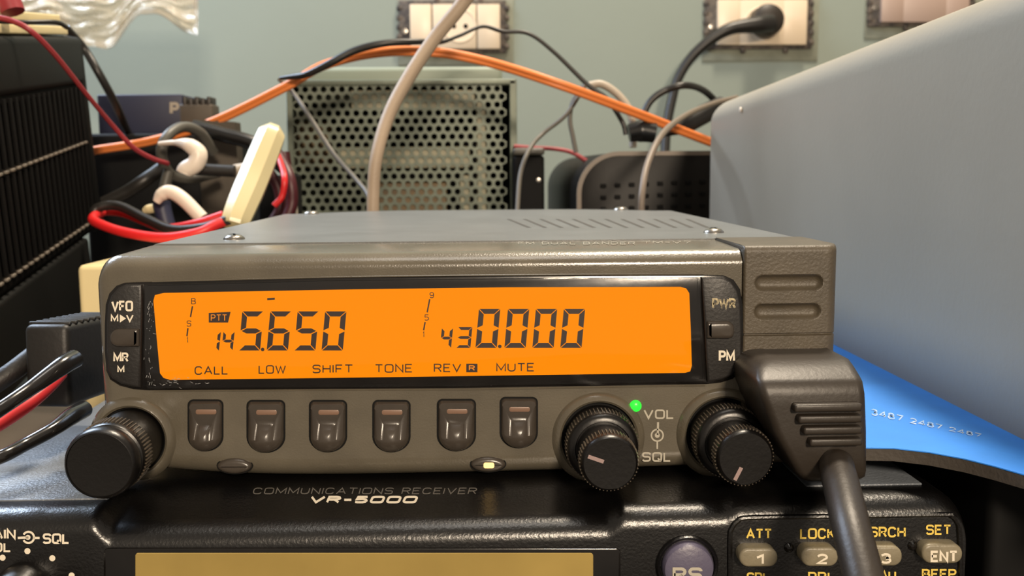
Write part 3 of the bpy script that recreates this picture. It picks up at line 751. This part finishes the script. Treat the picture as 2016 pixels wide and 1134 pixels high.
# blue sheet
ne = [PZ(x, y, zb) for x, y in ((1690, 881), (1760, 882), (1830, 890), (1900, 903), (1960, 918), (2030, 938), (2120, 962), (2300, 1010))]
bm = NB(); far = []
for p in ne: far.append(Vector((p.x+.012, .14, zb)))
top = [bm.verts.new(p) for p in ne]+[bm.verts.new(p) for p in reversed(far)]
ft = bm.faces.new(top); r = bmesh.ops.extrude_face_region(bm, geom=[ft])
for v in [g for g in r['geom'] if isinstance(g, bmesh.types.BMVert)]: v.co.z -= .0002
bs = link('blue_sheet', bm, 'blue')
tag(bs, 'bright blue printed sheet sticking out from under the grey case', 'sheet')
bm = NB(); n1 = [p.copy() for p in ne]
a_ = [bm.verts.new((p.x, p.y+.0001, zb-.0003)) for p in n1]+[bm.verts.new((p.x+.012, .14, zb-.0003)) for p in reversed(n1)]
ft = bm.faces.new(a_); r = bmesh.ops.extrude_face_region(bm, geom=[ft])
for v in [g for g in r['geom'] if isinstance(g, bmesh.types.BMVert)]: v.co.z -= .0023
b = link('sheet_backing', bm, 'blue_edge', bs)
mat('blue_ink', s2l(200, 220, 245), .6, var=1, vscale=900, blotch=s2l(110, 165, 225))
bm = NB(); fz = lambda x, y: PZ(x, y, zb+.0001)
def fdiag(x, y):  # text runs along a slanted baseline
    u = (x-1690)/240.0; return PZ(1690+u*240, 806+u*52+(y-10)*(1-.45*u), zb+.0001)
addtext(bm, 'D 3487 2487 2487', 1686, 2, 1932, 16, fdiag, .02); link('sheet_lettering', bm, 'blue_ink', bs)
bm = NB(); box2(bm, (.0945, -.015, 0), (.32, .34, .0800), .002)
tag(link('black_box', bm, 'deep_black'), 'unlit black box beside the receiver holding up the blue sheet', 'box')
# ================================================================== BLACK FINNED SUPPLY (left)
A = Q(163, 70, .45); d = ray(700, 80).normalized()
dn = ray(203, 430); tt = A-CAM; D2 = tt.dot(d)/dn.dot(d); Bp = CAM+dn*D2; u = (A-Bp).normalized(); u = (u-d*u.dot(d)).normalized(); w = d.cross(u).normalized()
if w.x < 0: w = -w
RM = Matrix((w, -d, u)).transposed(); Hb = (A-Bp).length
HB = Hb*1.06; LB = .165
ps = thing('power_supply', 'black finned power supply with cream boards lying on top, left side', 'power supply', A-u*HB-d*LB/2-w*.06)
def loc(a, b, c): return A + w*a - d*b + u*c     # a: outward (+ towards right), b: towards the camera, c: up from the top
def lbox(bm, a0, a1, b0, b1, c0, c1, bev=0): addbox(bm, loc((a0+a1)/2, (b0+b1)/2, (c0+c1)/2), (a1-a0, b1-b0, c1-c0), RM, bev)
bm = NB(); lbox(bm, -.12, -.0025, 0, LB, -HB, 0, .003); link('case', bm, 'fin', ps)
bm = NB(); lbox(bm, -.02, 0, 0, .009, -HB, -.001, .003); lbox(bm, -.02, 0, 0, LB, -.0215, -.0005, .003); link('bezel', bm, 'black_case', ps)
c1 = -(283-70)/(430-70)*Hb
def rowz(py, px):   # height (local) where the pixel ray meets the face plane
    dr = ray(px, py); t = (A-CAM).dot(w)/dr.dot(w); p = CAM+dr*t; return (p-A).dot(u)
r1 = rowz(285, 158); r2 = rowz(441, 176)
bm = NB(); nr = int((LB-.012)/.0066)
for k in range(nr):
    b0 = .0125+k*.0066
    lbox(bm, -.004, -.0002, b0, b0+.0026, r1+.0012, -.022); lbox(bm, -.004, -.0002, b0, b0+.0026, r2+.0012, r1-.0012)
link('cooling_fins', bm, 'fin', ps)
for rz in (r1, r2):  # small bars added as painted glints, one dashed row each
    bm = NB()
    for k in range(nr):
        b0 = .0125+k*.0066; lbox(bm, -.004, .0003, b0+.0002, b0+.0030, rz-.0006, rz+.0006, .0004)
    link('glint_row', bm, 'fin_glint', ps)
bm = NB(); lbox(bm, -.11, -.0015, .022, LB, -HB-.033, -HB+.0005, .002); link('skirt', bm, 'black_case', ps)
bm = NB(); lbox(bm, -.10, -.08, .03, .05, -HB-.055, -HB-.032); link('rear_foot', bm, 'deep_black', ps)
# cream boards on it
for (px0, py0, px1, py1, hh) in ((-60, 61, 118, 63, .0040), (-55, 43, 112, 45, .0040)):
    pass
for i, (b0, b1, c0) in enumerate(((.012, .15, .0002), (.014, .15, .0052))):
    bm = NB(); lbox(bm, -.085+.004*i, -.0030-.002*i, b0, b1, c0, c0+.0036, .0006)
    tag(link('cream_board', bm, 'cream'), ('cream board lying directly on the black power supply' if i == 0 else 'upper cream board in the stack on the black power supply'), 'board', 'cream boards on the power supply')
# taupe case beneath
bm = NB(); box2(bm, (-.40, -.06, 0), (-.1035, .30, .0475), .003)
tag(link('taupe_case', bm, 'taupe_case'), 'brownish grey case to the left of the receiver under the plug leads', 'case')
bm = NB(); a = Q(150, 522, .33); b = Q(215, 500, .33); bt = Q(172, 612, .33)
box2(bm, (a.x, a.y, .0478), (a.x+.035, a.y+.05, a.z), .002)
tag(link('cream_block', bm, 'cream'), 'cream block showing between the black power supply and the radio', 'block')
# black plug block with leads
pg = thing('power_plug', 'black ribbed power plug with red and black leads beside the radio', 'plug', Q(150, 700, .215)-Vector((0, 0, .012)))
cpt = Q(152, 705, .226); ry = Matrix.Rotation(math.radians(-6), 3, 'Z') @ Matrix.Rotation(math.radians(-3), 3, 'X')
bm = NB(); addbox(bm, cpt, (.0100, .026, .0180), ry, .0015); link('plug_body', bm, 'plug_dark', pg)
bm = NB()
for k in range(9): addbox(bm, cpt+ry@Vector((0, -.0108+k*.0027, .0091)), (.0094, .0011, .0008), ry, .0003, 2)
link('grip_ribs', bm, 'plug_dark', pg)
for name, pts, r, m in (('black_lead', [(148, 706, .200), (120, 722, .196), (60, 765, .19), (0, 806, .184), (-80, 860, .18)], [.0019, .0019, .0015, .0014, .0014], 'wire_gloss'),
                        ('black_lead', [(165, 806, .204), (140, 820, .198), (105, 845, .192), (50, 875, .187), (0, 900, .182), (-80, 925, .18)], [.0018, .0018, .0014, .0013, .0013, .0013], 'wire_gloss'),
                        ('black_lead', [(120, 672, .224), (80, 690, .220), (20, 735, .214), (-60, 790, .21)], .0022, 'matte_black'),
                        ('red_lead', [(120, 735, .210), (95, 762, .205), (55, 797, .20), (0, 834, .196), (-80, 880, .19)], .0014, 'wire_bright')):
    bm = NB(); tube(bm, [Q(*p) for p in pts], r, 16); link(name, bm, m, pg)
# ================================================================== WALL SOCKETS
def wq(px, py, off=0): return P(px, py, .785-off)
WG = 'wall sockets'
def socket(name, label, x0, y0, x1, y1, white, hole, plug):
    s = thing(name, label, 'socket', wq((x0+x1)/2, (y0+y1)/2))
    def rb(bm, a0, b0, a1, b1, f, k, bev=.0006):
        p, q = wq(a0, b0, 0), wq(a1, b1, 0); box2(bm, (p.x, .785-f, q.z), (q.x, .785-k, p.z), bev, 2)
    bm = NB(); rb(bm, x0-26, y0-16, x1+26, y1+30, .0012, -.001); link('plaster_patch', bm, 'plaster', s)
    bm = NB(); rb(bm, x0-22, y0-9, x1+12, y1+7, .004, .0)
    for k in range(5):
        yy = y0+6+(y1-y0-12)*k/4
        for xx in (x0-20, x1+12):
            p = wq(xx, yy); addbox(bm, Vector((p.x, .783, p.z)), (.0055, .005, .0050), None, .0012, 2)
    for xx in (x0+.3*(x1-x0), x0+.78*(x1-x0)):
        p = wq(xx, y1+9); addbox(bm, Vector((p.x, .783, p.z)), (.005, .005, .006), None, .0012, 2)
        p = wq(xx, y0-9); addbox(bm, Vector((p.x, .783, p.z)), (.005, .005, .006), None, .0012, 2)
    link('mounting_frame', bm, 'socket_frame', s)
    seg = [x0, x0+(x1-x0)*.25, x0+(x1-x0)*.74, x1]
    for a, b in zip(seg, seg[1:]):
        bm = NB(); rb(bm, a+.6, y0, b-.6, y1, .0085, .0, .0008); link('module', bm, white, s)
    bm = NB(); p = wq(x0-10, (y0+y1)/2+8); lathe(bm, [(.003, 0), (.0028, .001), (0, .0014)], Vector((p.x, .781, p.z)), (0, -1, 0), 16); link('screw', bm, 'screw', s)
    if hole:
        hx, hy, hr = hole; c = wq(hx, hy, .0085); R = hr/F*.965
        bm = NB(); lathe(bm, [(R, 0), (R*.97, .0006), (R*.9, .0006), (R*.88, .0001), (0, .0001)], Vector((c.x, .7765, c.z)), (0, -1, 0), 40); link('outlet_ring', bm, white, s)
        bm = NB()
        for dx in (-11, 12): q = wq(hx+dx, hy+4); lathe(bm, [(.0022, 0), (.0022, .0003), (0, .0003)], Vector((q.x, .7764, q.z)), (0, -1, 0), 16)
        link('pin_holes', bm, 'deep_black', s)
    return s
socket('power_socket', 'empty cream wall socket behind the beige cable', 807, 11, 985, 98, 'socket_white', (905, 50, 33), 0)
socket('power_socket', 'cream wall socket with a black plug in it', 1409, 2, 1583, 90, 'socket_white', (1499, 48, 34), 1)
socket('power_socket', 'pinkish wall socket partly hidden behind the grey case', 1730, -30, 1900, 46, 'socket_pink', None, 0)
pl = thing('mains_plug', 'round black mains plug and cord in the cream wall socket', 'plug', wq(1500, 46, .02))
c = wq(1500, 46); bm = NB(); R = 31/F*.95
lathe(bm, [(R, .0), (R, .012), (R*.92, .017), (R*.6, .020), (0, .021)], Vector((c.x, .7755, c.z)), (0, -1, 0), 40); link('plug_body', bm, 'rubber', pl)
bm = NB(); tube(bm, [P(1518, 46, .752), P(1490, 49, .745), P(1440, 56, .742), P(1400, 78, .742), P(1362, 112, .742), P(1335, 155, .74), P(1322, 200, .735), P(1312, 255, .73), P(1308, 330, .72)], [.0085, .0082, .0060, .0052, .0048, .0045, .0045, .0045, .0045, .0045], 16)
link('cord', bm, 'wire_black', pl)
# ================================================================== PERFORATED SUPPLY
DY = .37
p0 = P(566, 160, DY); p1 = P(1013, 160, DY); ztp = p0.z; x0, x1 = p0.x, p1.x; pb = P(800, 445, DY).z
pf = thing('perforated_power_supply', 'grey green power supply with perforated metal front standing before the wall', 'power supply', ((x0+x1)/2, DY+.06, 0))
pit = .00505; rowh = pit*.866; nc = int((x1-x0-.006)/pit); nrw = int((ztp-.002-pb)/rowh)
bm = NB(); hr = pit*.34; R6 = pit/math.sqrt(3); 
zc0 = ztp-.0045
for j in range(nrw):
    for i in range(nc):
        cx = x0+.0045+pit*i+(pit/2 if j % 2 else 0); cz = zc0-rowh*j
        if cx > x1-.004: continue
        hexv = [bm.verts.new((cx+R6*math.sin(math.pi/3*k), DY, cz+R6*math.cos(math.pi/3*k))) for k in range(6)]
        hv = [bm.verts.new((cx+hr*math.sin(math.pi/6*k), DY, cz+hr*math.cos(math.pi/6*k))) for k in range(12)]
        hb = [bm.verts.new((cx+hr*math.sin(math.pi/6*k), DY+.0009, cz+hr*math.cos(math.pi/6*k))) for k in range(12)]
        for k in range(6):
            k2 = (k+1) % 6; bm.faces.new((hexv[k], hv[2*k], hv[2*k+1], hexv[k2])); bm.faces.new((hexv[k2], hv[2*k+1], hv[(2*k+2) % 12]))
        for k in range(12): bm.faces.new((hv[k], hv[(k+1) % 12], hb[(k+1) % 12], hb[k]))
link('perforated_front', bm, 'perf', pf, 60)
bm = NB()  # frame round the perforation
box2(bm, (x0-.0012, DY-.0006, 0), (x0+.0024, DY+.12, ztp), .0004, 1); box2(bm, (x1-.0028, DY-.0006, 0), (x1+.0012, DY+.12, ztp), .0004, 1)
box2(bm, (x0-.0012, DY-.0006, ztp-.0028), (x1+.0012, DY+.12, ztp+.0008), .0010, 3); box2(bm, (x0, DY-.0006, 0), (x1, DY+.002, pb+.001), .0004, 1)
link('frame', bm, 'perf', pf)
bm = NB(); zq = P(800, 131, DY+.03).z; box2(bm, (x0+.006, DY+.03, ztp-.01), (x1-.006, DY+.11, zq), .003, 3); link('rear_hood', bm, 'painted_flange', pf)
bm = NB(); box2(bm, (x0, DY+.116, 0), (x1, DY+.12, ztp-.001)); box2(bm, (x0, DY+.003, 0), (x1, DY+.12, .02)); link('back_panel', bm, 'deep_black', pf)
def inner(name, m, px0, py0, px1, py1, dy, th=.01):
    a = P(px0, py0, DY+dy); b = P(px1, py1, DY+dy); bm = NB(); box2(bm, (a.x, DY+dy, b.z), (b.x, DY+dy+th, a.z), .0005, 1); link(name, bm, m, pf)
inner('transformer', 'inner_beige', 690, 178, 935, 213, .0012); inner('transformer', 'inner_beige', 665, 290, 925, 330, .0012); inner('circuit_board', 'inner_brown', 745, 360, 880, 425, .0014)
inner('bracket', 'inner_beige', 938, 200, 958, 430, .0012, .004); inner('heat_sink', 'inner_brown', 570, 240, 650, 330, .012)
inner('bracket', 'inner_beige', 905, 345, 925, 430, .0016, .004)
# ================================================================== NAVY BOX, DARK CRATE, CLUTTER (left rear)
a = P(190, 186, .36); b = P(362, 264, .36)
bm = NB(); box2(bm, (a.x, .36, b.z), (b.x, .42, a.z), .001); nv = link('navy_box', bm, 'navy'); tag(nv, 'navy blue box with a pale letter behind the cable clutter', 'box')
bm = NB(); addtext(bm, 'P', 334, 201, 353, 226, onY(.3598), .05); link('lettering', bm, 'wire_pale', nv)
c = P(190, 266, .36); e = P(415, 266, .34)
bm = NB(); box2(bm, (c.x, .34, 0), (P(430, 266, .34).x, .44, b.z-.0002), .002); tag(link('black_crate', bm, 'deep_black'), 'black box under the navy box in the cable clutter', 'box')
tb = thing('terminal_block', 'dark toothed terminal block standing right of the navy box', 'terminal block', P(388, 240, .35))
a = P(352, 205, .345); b = P(420, 262, .345); bm = NB(); box2(bm, (a.x, .345, b.z), (b.x, .36, a.z), .001); link('body', bm, 'brown_grey', tb)
for k in range(5):
    xx = 362+k*12; q = P(xx, 200, .345); bm = NB(); box2(bm, (q.x-.0009, .3452, q.z-.004), (q.x+.0009, .358, P(xx, 190+(k % 2)*3, .345).z), .0004, 2); link('tooth', bm, 'rubber', tb)
bm = NB(); pts = [P(x, y, .31) for x, y in ((385, 235), (462, 240), (476, 430), (400, 430))]
f = bm.faces.new([bm.verts.new(p) for p in pts]); r = bmesh.ops.extrude_face_region(bm, geom=[f])
for v in [g for g in r['geom'] if isinstance(g, bmesh.types.BMVert)]: v.co.y += .012
tag(link('brown_bracket', bm, 'brown_grey'), 'dull brown upright bracket behind the pale tube', 'bracket')
def cable(name, label, pts, r, m, cat='cable', flat=1.0, group=None, nseg=12):
    bm = NB(); tube(bm, [Q(*p) for p in pts], r, nseg, 10, flat); o = link(name, bm, m); tag(o, label, cat, group); return o
cable('black_cable', 'thick dark grey cable curled into a loop left of the pale tube', [(420, 300, .47), (395, 262, .46), (360, 250, .45), (328, 270, .44), (318, 305, .44), (335, 342, .45), (375, 352, .46), (430, 340, .47)], .0024, 'ring_grey')
cable('black_cable', 'black cable running down from the terminal block to the pale tube', [(380, 250, .47), (440, 266, .47), (500, 284, .47), (560, 330, .47)], .0036, 'ring_black')
cable('black_rod', 'short black rod pointing right towards the pale tube', [(368, 332, .42), (400, 334, .42), (462, 337, .42)], .0026, 'matte_black', 'rod')
cable('metal_tip', 'translucent pale fitting between black rod and pale tube', [(462, 337, .43), (480, 334, .43), (505, 328, .43)], .0030, 'wire_pale', 'fitting')
# pale tube
bm = NB(); tube(bm, [Q(537, 262, .40), Q(532, 272, .398), Q(500, 350, .39), Q(468, 425, .38), Q(461, 446, .378)], [.0030, .0057, .0062, .0063, .0057, .0052], 8, 6)
tag(link('cream_plastic_tube', bm, 'cream_plastic'), 'leaning cream faceted plastic tube at the radio\'s left rear corner', 'tube')
cable('white_clip', 'white curved clip hooked round the dark grey loop', [(314, 283, .425), (345, 281, .42), (372, 286, .415), (390, 302, .415), (385, 322, .415), (366, 334, .415), (362, 342, .415)], [.0010, .0012, .0030, .0038, .0038, .0036, .0032], 'white_plastic', 'clip')
cable('white_cable_tie', 'white arched band above the red and black leads', [(308, 398, .40), (318, 384, .40), (335, 378, .40), (360, 392, .40), (398, 430, .40)], [.0016, .0027, .0029, .0029, .0028], 'white_plastic', 'band')
cable('beige_terminal', 'small beige rounded terminal left of the white arched band', [(283, 416, .41), (292, 412, .41), (304, 410, .41)], [.0012, .0020, .0020], 'cream_plastic', 'terminal')
cable('black_stub', 'dark upright stub under the white arched band', [(318, 398, .41), (322, 420, .41), (330, 450, .41)], .0036, 'navy', 'plug')
cable('dark_rod', 'slanting dark metallic rod above the white arched band', [(333, 335, .43), (325, 365, .43), (318, 395, .43)], .0024, 'ring_grey', 'rod')
cable('dark_cable', 'dim black cable sloping across the shadows behind the twin leads', [(205, 400, .44), (250, 378, .44), (285, 355, .44), (320, 330, .445)], .0030, 'wire_black')
tw = thing('twin_lead', 'loop of red and black power lead lying left of the radio', 'cable', Q(300, 470, .39))
for nm, m, pts, r in (('red_wire', 'wire_red', [(200, 418, .395), (184, 428, .385), (190, 438, .38), (240, 456, .375), (320, 468, .372), (390, 458, .372), (430, 440, .375), (475, 425, .38)], .0019),
                  ('black_wire', 'wire_black', [(200, 440, .395), (184, 424, .39), (196, 408, .39), (235, 406, .39), (290, 432, .385), (340, 452, .38), (400, 448, .378), (445, 434, .376), (480, 425, .38)], .0019),
                  ('red_wire', 'wire_red', [(198, 415, .40), (240, 418, .40), (290, 437, .395), (330, 450, .392), (390, 440, .386), (440, 424, .386)], .0019)):
    bm = NB(); tube(bm, [Q(*p) for p in pts], r, 14); link(nm, bm, m, tw)
rb = thing('red_wire_bundle', 'tangle of dark red wires between pale tube and perforated supply', 'wires', Q(555, 440, .44))
for k, pts in enumerate(([(540, 290, .45), (552, 320, .44), (560, 350, .43), (556, 385, .43), (540, 405, .43)], [(545, 300, .46), (570, 350, .45), (575, 400, .45), (560, 440, .45)], [(530, 340, .455), (548, 370, .455), (552, 410, .455), (535, 440, .455)], [(560, 300, .47), (566, 350, .47), (568, 380, .47), (575, 440, .47)])):
    bm = NB(); tube(bm, [Q(*p) for p in pts], .0014 if k == 0 else .0026, 12); link('wire', bm, 'wire_red' if k == 0 else 'wire_maroon', rb)
bm = NB(); a = P(505, 300, .33); b = P(578, 470, .33); box2(bm, (a.x, .33, 0), (b.x, .36, P(540, 345, .33).z), .001)
tag(link('dark_module', bm, 'deep_black'), 'black module behind the red wires beside the perforated supply', 'module')
# ================================================================== CABLES
oc = thing('orange_cable', 'orange twin cable arching over the perforated power supply', 'cable', Q(800, 100, .5))
op = [(150, 303, .50), (200, 294, .50), (300, 277, .495), (420, 240, .49), (560, 172, .48), (640, 128, .48), (740, 104, .48), (850, 102, .48), (960, 122, .48), (1100, 166, .47), (1250, 222, .49), (1400, 280, .53), (1460, 300, .55)]
for k in (0, 1):
    bm = NB(); tube(bm, [Q(x, y+(k*2-1)*(4.2 if x > 400 else 3.2), D+.0012*k) for x, y, D in op], .0014, 12); link('strand', bm, 'wire_orange', oc)
cable('beige_cable', 'thick beige cable hanging down in front of the perforated supply', [(1250, -620, .46), (1070, -260, .42), (960, -70, .40), (908, 10, .40), (858, 72, .40), (806, 150, .395), (765, 228, .39), (741, 310, .385), (735, 380, .385), (734, 450, .385)], [.0029, .0029, .0029, .0029, .0028, .0027, .0025, .0024, .0024], 'wire_beige', nseg=20)
cable('thin_black_cable', 'thin black cable looping from the perforated supply across the empty socket', [(552, 154, .475), (578, 151, .472), (605, 146, .468), (650, 124, .465), (700, 99, .465), (760, 85, .465), (825, 82, .47), (868, 83, .48), (905, 70, .49), (950, 52, .50), (990, 62, .50), (1040, 66, .50), (1090, 102, .50), (1155, 165, .50), (1195, 195, .50), (1225, 240, .50), (1232, 265, .50)], [.0009, .0014, .0016, .0018, .0018, .0016, .0013, .0009, .0009, .0010, .0010, .0010, .0011, .0012, .0012, .0012], 'wire_black')
cable('grey_wire', 'thin grey wire slanting down the front of the perforated supply', [(549, 155, .49), (575, 180, .49), (610, 230, .48), (655, 300, .47), (700, 352, .46), (725, 385, .45), (732, 430, .44)], .0011, 'wire_grey')
cable('pale_wire', 'thin pale wire down the left edge of the perforated supply', [(545, 300, .46), (566, 322, .46), (578, 350, .46), (582, 400, .46), (584, 440, .46)], .0008, 'wire_pale')
cable('grey_wire', 'thin grey wire dropping right of the perforated supply', [(1152, 168, .49), (1115, 225, .49), (1070, 262, .49), (1045, 290, .48), (1025, 340, .47), (1018, 420, .46)], .0011, 'wire_grey')
cable('olive_wire', 'short brown wire dropping behind the orange cable to the modem', [(1150, 168, .50), (1128, 200, .50), (1122, 235, .50), (1128, 270, .50), (1134, 300, .50)], .0012, 'wire_grey')
cable('pale_cable', 'pale curved cable behind the orange cable left of the dark cords', [(1160, 168, .51), (1185, 166, .51), (1215, 185, .51), (1238, 215, .51), (1246, 250, .51), (1246, 290, .51)], .0020, 'wire_pale')
cable('black_arch_cable', 'black cord arching up behind the grey case corner', [(1262, 235, .53), (1280, 200, .53), (1310, 178, .53), (1350, 168, .53), (1385, 178, .55), (1415, 205, .57)], .0019, 'wire_black')
cable('taupe_cable', 'taupe cable curving from the grey case down to the radio top', [(1450, 192, .56), (1404, 204, .53), (1352, 226, .47), (1306, 262, .42), (1276, 320, .40), (1264, 380, .39), (1262, 440, .39)], .0014, 'wire_taupe')
cable('plug_lump', 'dark cable joint behind the orange cable near the grey case', [(1310, 262, .53), (1350, 245, .54), (1385, 225, .55), (1420, 205, .56)], [.0020, .0050, .0055, .0045], 'matte_black', 'connector')
cable('dark_connector', 'dark maroon connector under the orange cable above the modem', [(1238, 262, .50), (1262, 258, .50), (1290, 262, .50)], [.0046, .0058, .0050], 'ring_black', 'connector')
rd = cable('red_cable', 'dusty red cable falling across the black power supply', [(-40, 30, .34), (20, 40, .34), (62, 62, .34), (110, 110, .35), (170, 185, .37), (220, 245, .39), (262, 290, .40), (300, 312, .41), (330, 322, .42)], [.0011, .0010, .0009, .0009, .0010, .0011], 'wire_darkred')
cable('black_flex', 'black flex lying between the cream boards on the power supply', [(-60, 42, .35), (0, 42, .35), (50, 44, .36), (110, 44, .37), (132, 54, .38)], .0009, 'wire_black')
cable('black_flex', 'black cable hanging down behind the black power supply towards the navy box', [(130, 55, .47), (165, 95, .48), (195, 145, .48), (225, 200, .49), (245, 245, .51), (262, 285, .56)], .0020, 'wire_black')
cable('red_sleeve', 'dusty red sleeve at the very corner above the cream boards', [(-20, -60, .36), (10, -20, .36), (20, 8, .36), (26, 24, .36)], .0042, 'wire_darkred', 'sleeve')
# ================================================================== MODEM and dark box (right rear)
def modem_outline(px):
    return pxo(px, .31)
mo = thing('modem', 'black rounded modem with square grille behind the radio', 'modem', (P(1270, 400, .31).x, .34, 0))
zb_ = 0.0; xl = P(1138, 400, .31).x; xr = P(1440, 400, .31).x; zt_ = P(1290, 299, .31).z; R = .021
def mo_out(g):
    o = [(xr+.02, .02), (xr+.02, zt_+g)]
    for k in range(13):
        a = math.radians(90+90*k/12); o.append((xl-g+(R+g)+(R+g)*1.25*math.cos(a)*.8, zt_+g-(R+g)+(R+g)*math.sin(a)))
    o.append((xl-g, .02)); return o
bm = NB(); slab(bm, mo_out(0), .312, .53, .0005, 2); link('shell', bm, 'modem', mo, 50)
bm = NB()
oo, oi = mo_out(.0004), inset(mo_out(.0004), .0022)
ra = [bm.verts.new((x, .3112, z)) for x, z in oo]; rb_ = [bm.verts.new((x, .3112, z)) for x, z in oi]; rc_ = [bm.verts.new((x, .3135, z)) for x, z in oo]; rd_ = [bm.verts.new((x, .3135, z)) for x, z in oi]
for i in range(len(oo)):
    j = (i+1) % len(oo)
    for q, s in ((ra, rb_), (rb_, rd_), (rd_, rc_), (rc_, ra)): bm.faces.new((q[i], q[j], s[j], s[i]))
link('rim', bm, 'modem_rim', mo, 50)
bm = NB()
for j in range(4):
    for i in range(9):
        p = P(1182+i*28, 362+j*23-i*1.2, .3115)
        if i > 1 or j > -1: box2(bm, (p.x, .3112, p.z-.0022), (p.x+.0030, .3122, p.z), .0003, 1)
link('grille_openings', bm, 'deep_black', mo)
dk = thing('dark_box', 'small black box between perforated supply and modem', 'box', (P(1055, 400, .36).x, .40, 0))
a = P(1010, 306, .36); b = P(1072, 306, .36)
bm = NB(); box2(bm, (a.x, .36, 0), (b.x, .44, a.z), .002); link('body', bm, 'deep_black', dk)
bm = NB(); box2(bm, (a.x, .358, a.z), (b.x, .44, P(1050, 291, .36).z), .0015); link('lid', bm, 'ring_grey', dk)
bm = NB(); p = P(1060, 355, .36); lathe(bm, [(.0016, 0), (.0012, .0007), (0, .0009)], p, (0, -1, 0), 14); link('pip', bm, 'screw', dk)
cable('red_wire', 'thin red wire lying along the lid of the small black box', [(1012, 288, .55), (1050, 291, .55), (1090, 293, .55), (1125, 300, .55), (1160, 320, .55)], .0012, 'wire_darkred')
# ================================================================== PLASTIC BAG
bm = NB(); NU, NV = 70, 44; g = []
poly_top = -90
def bag_pt(u, v, side):
    x = -30+u*420
    bot = 40+46*sst(.2, .45, u)+14*math.exp(-((u-.58)/.05)**2)-62*sst(.60, .74, u)+42*sst(.78, .95, u)-5*math.sin(u*23)
    y = poly_top+(bot-poly_top)*v
    e = min(u, 1-u, (1-v), v)*8; puff = min(1, max(0, e))**.5
    nz = noise.noise(Vector((u*5, v*4, side*3)))*.5+noise.noise(Vector((u*13, v*11, side*7)))*.12+abs(noise.noise(Vector((u*8+v*6, v*9, 2+side))))*.7
    D = .72+side*.012*puff-(.011*nz*puff)
    return Q(x, y, D)
for side in (-1, 1):
    g = [[bm.verts.new(bag_pt(i/NU, j/NV, side)) for j in range(NV+1)] for i in range(NU+1)]
    for i in range(NU):
        for j in range(NV): bm.faces.new((g[i][j], g[i+1][j], g[i+1][j+1], g[i][j+1]))
tag(link('plastic_bag', bm, 'bag', None, 25), 'crumpled clear plastic bag hanging on the wall above the black power supply', 'bag')
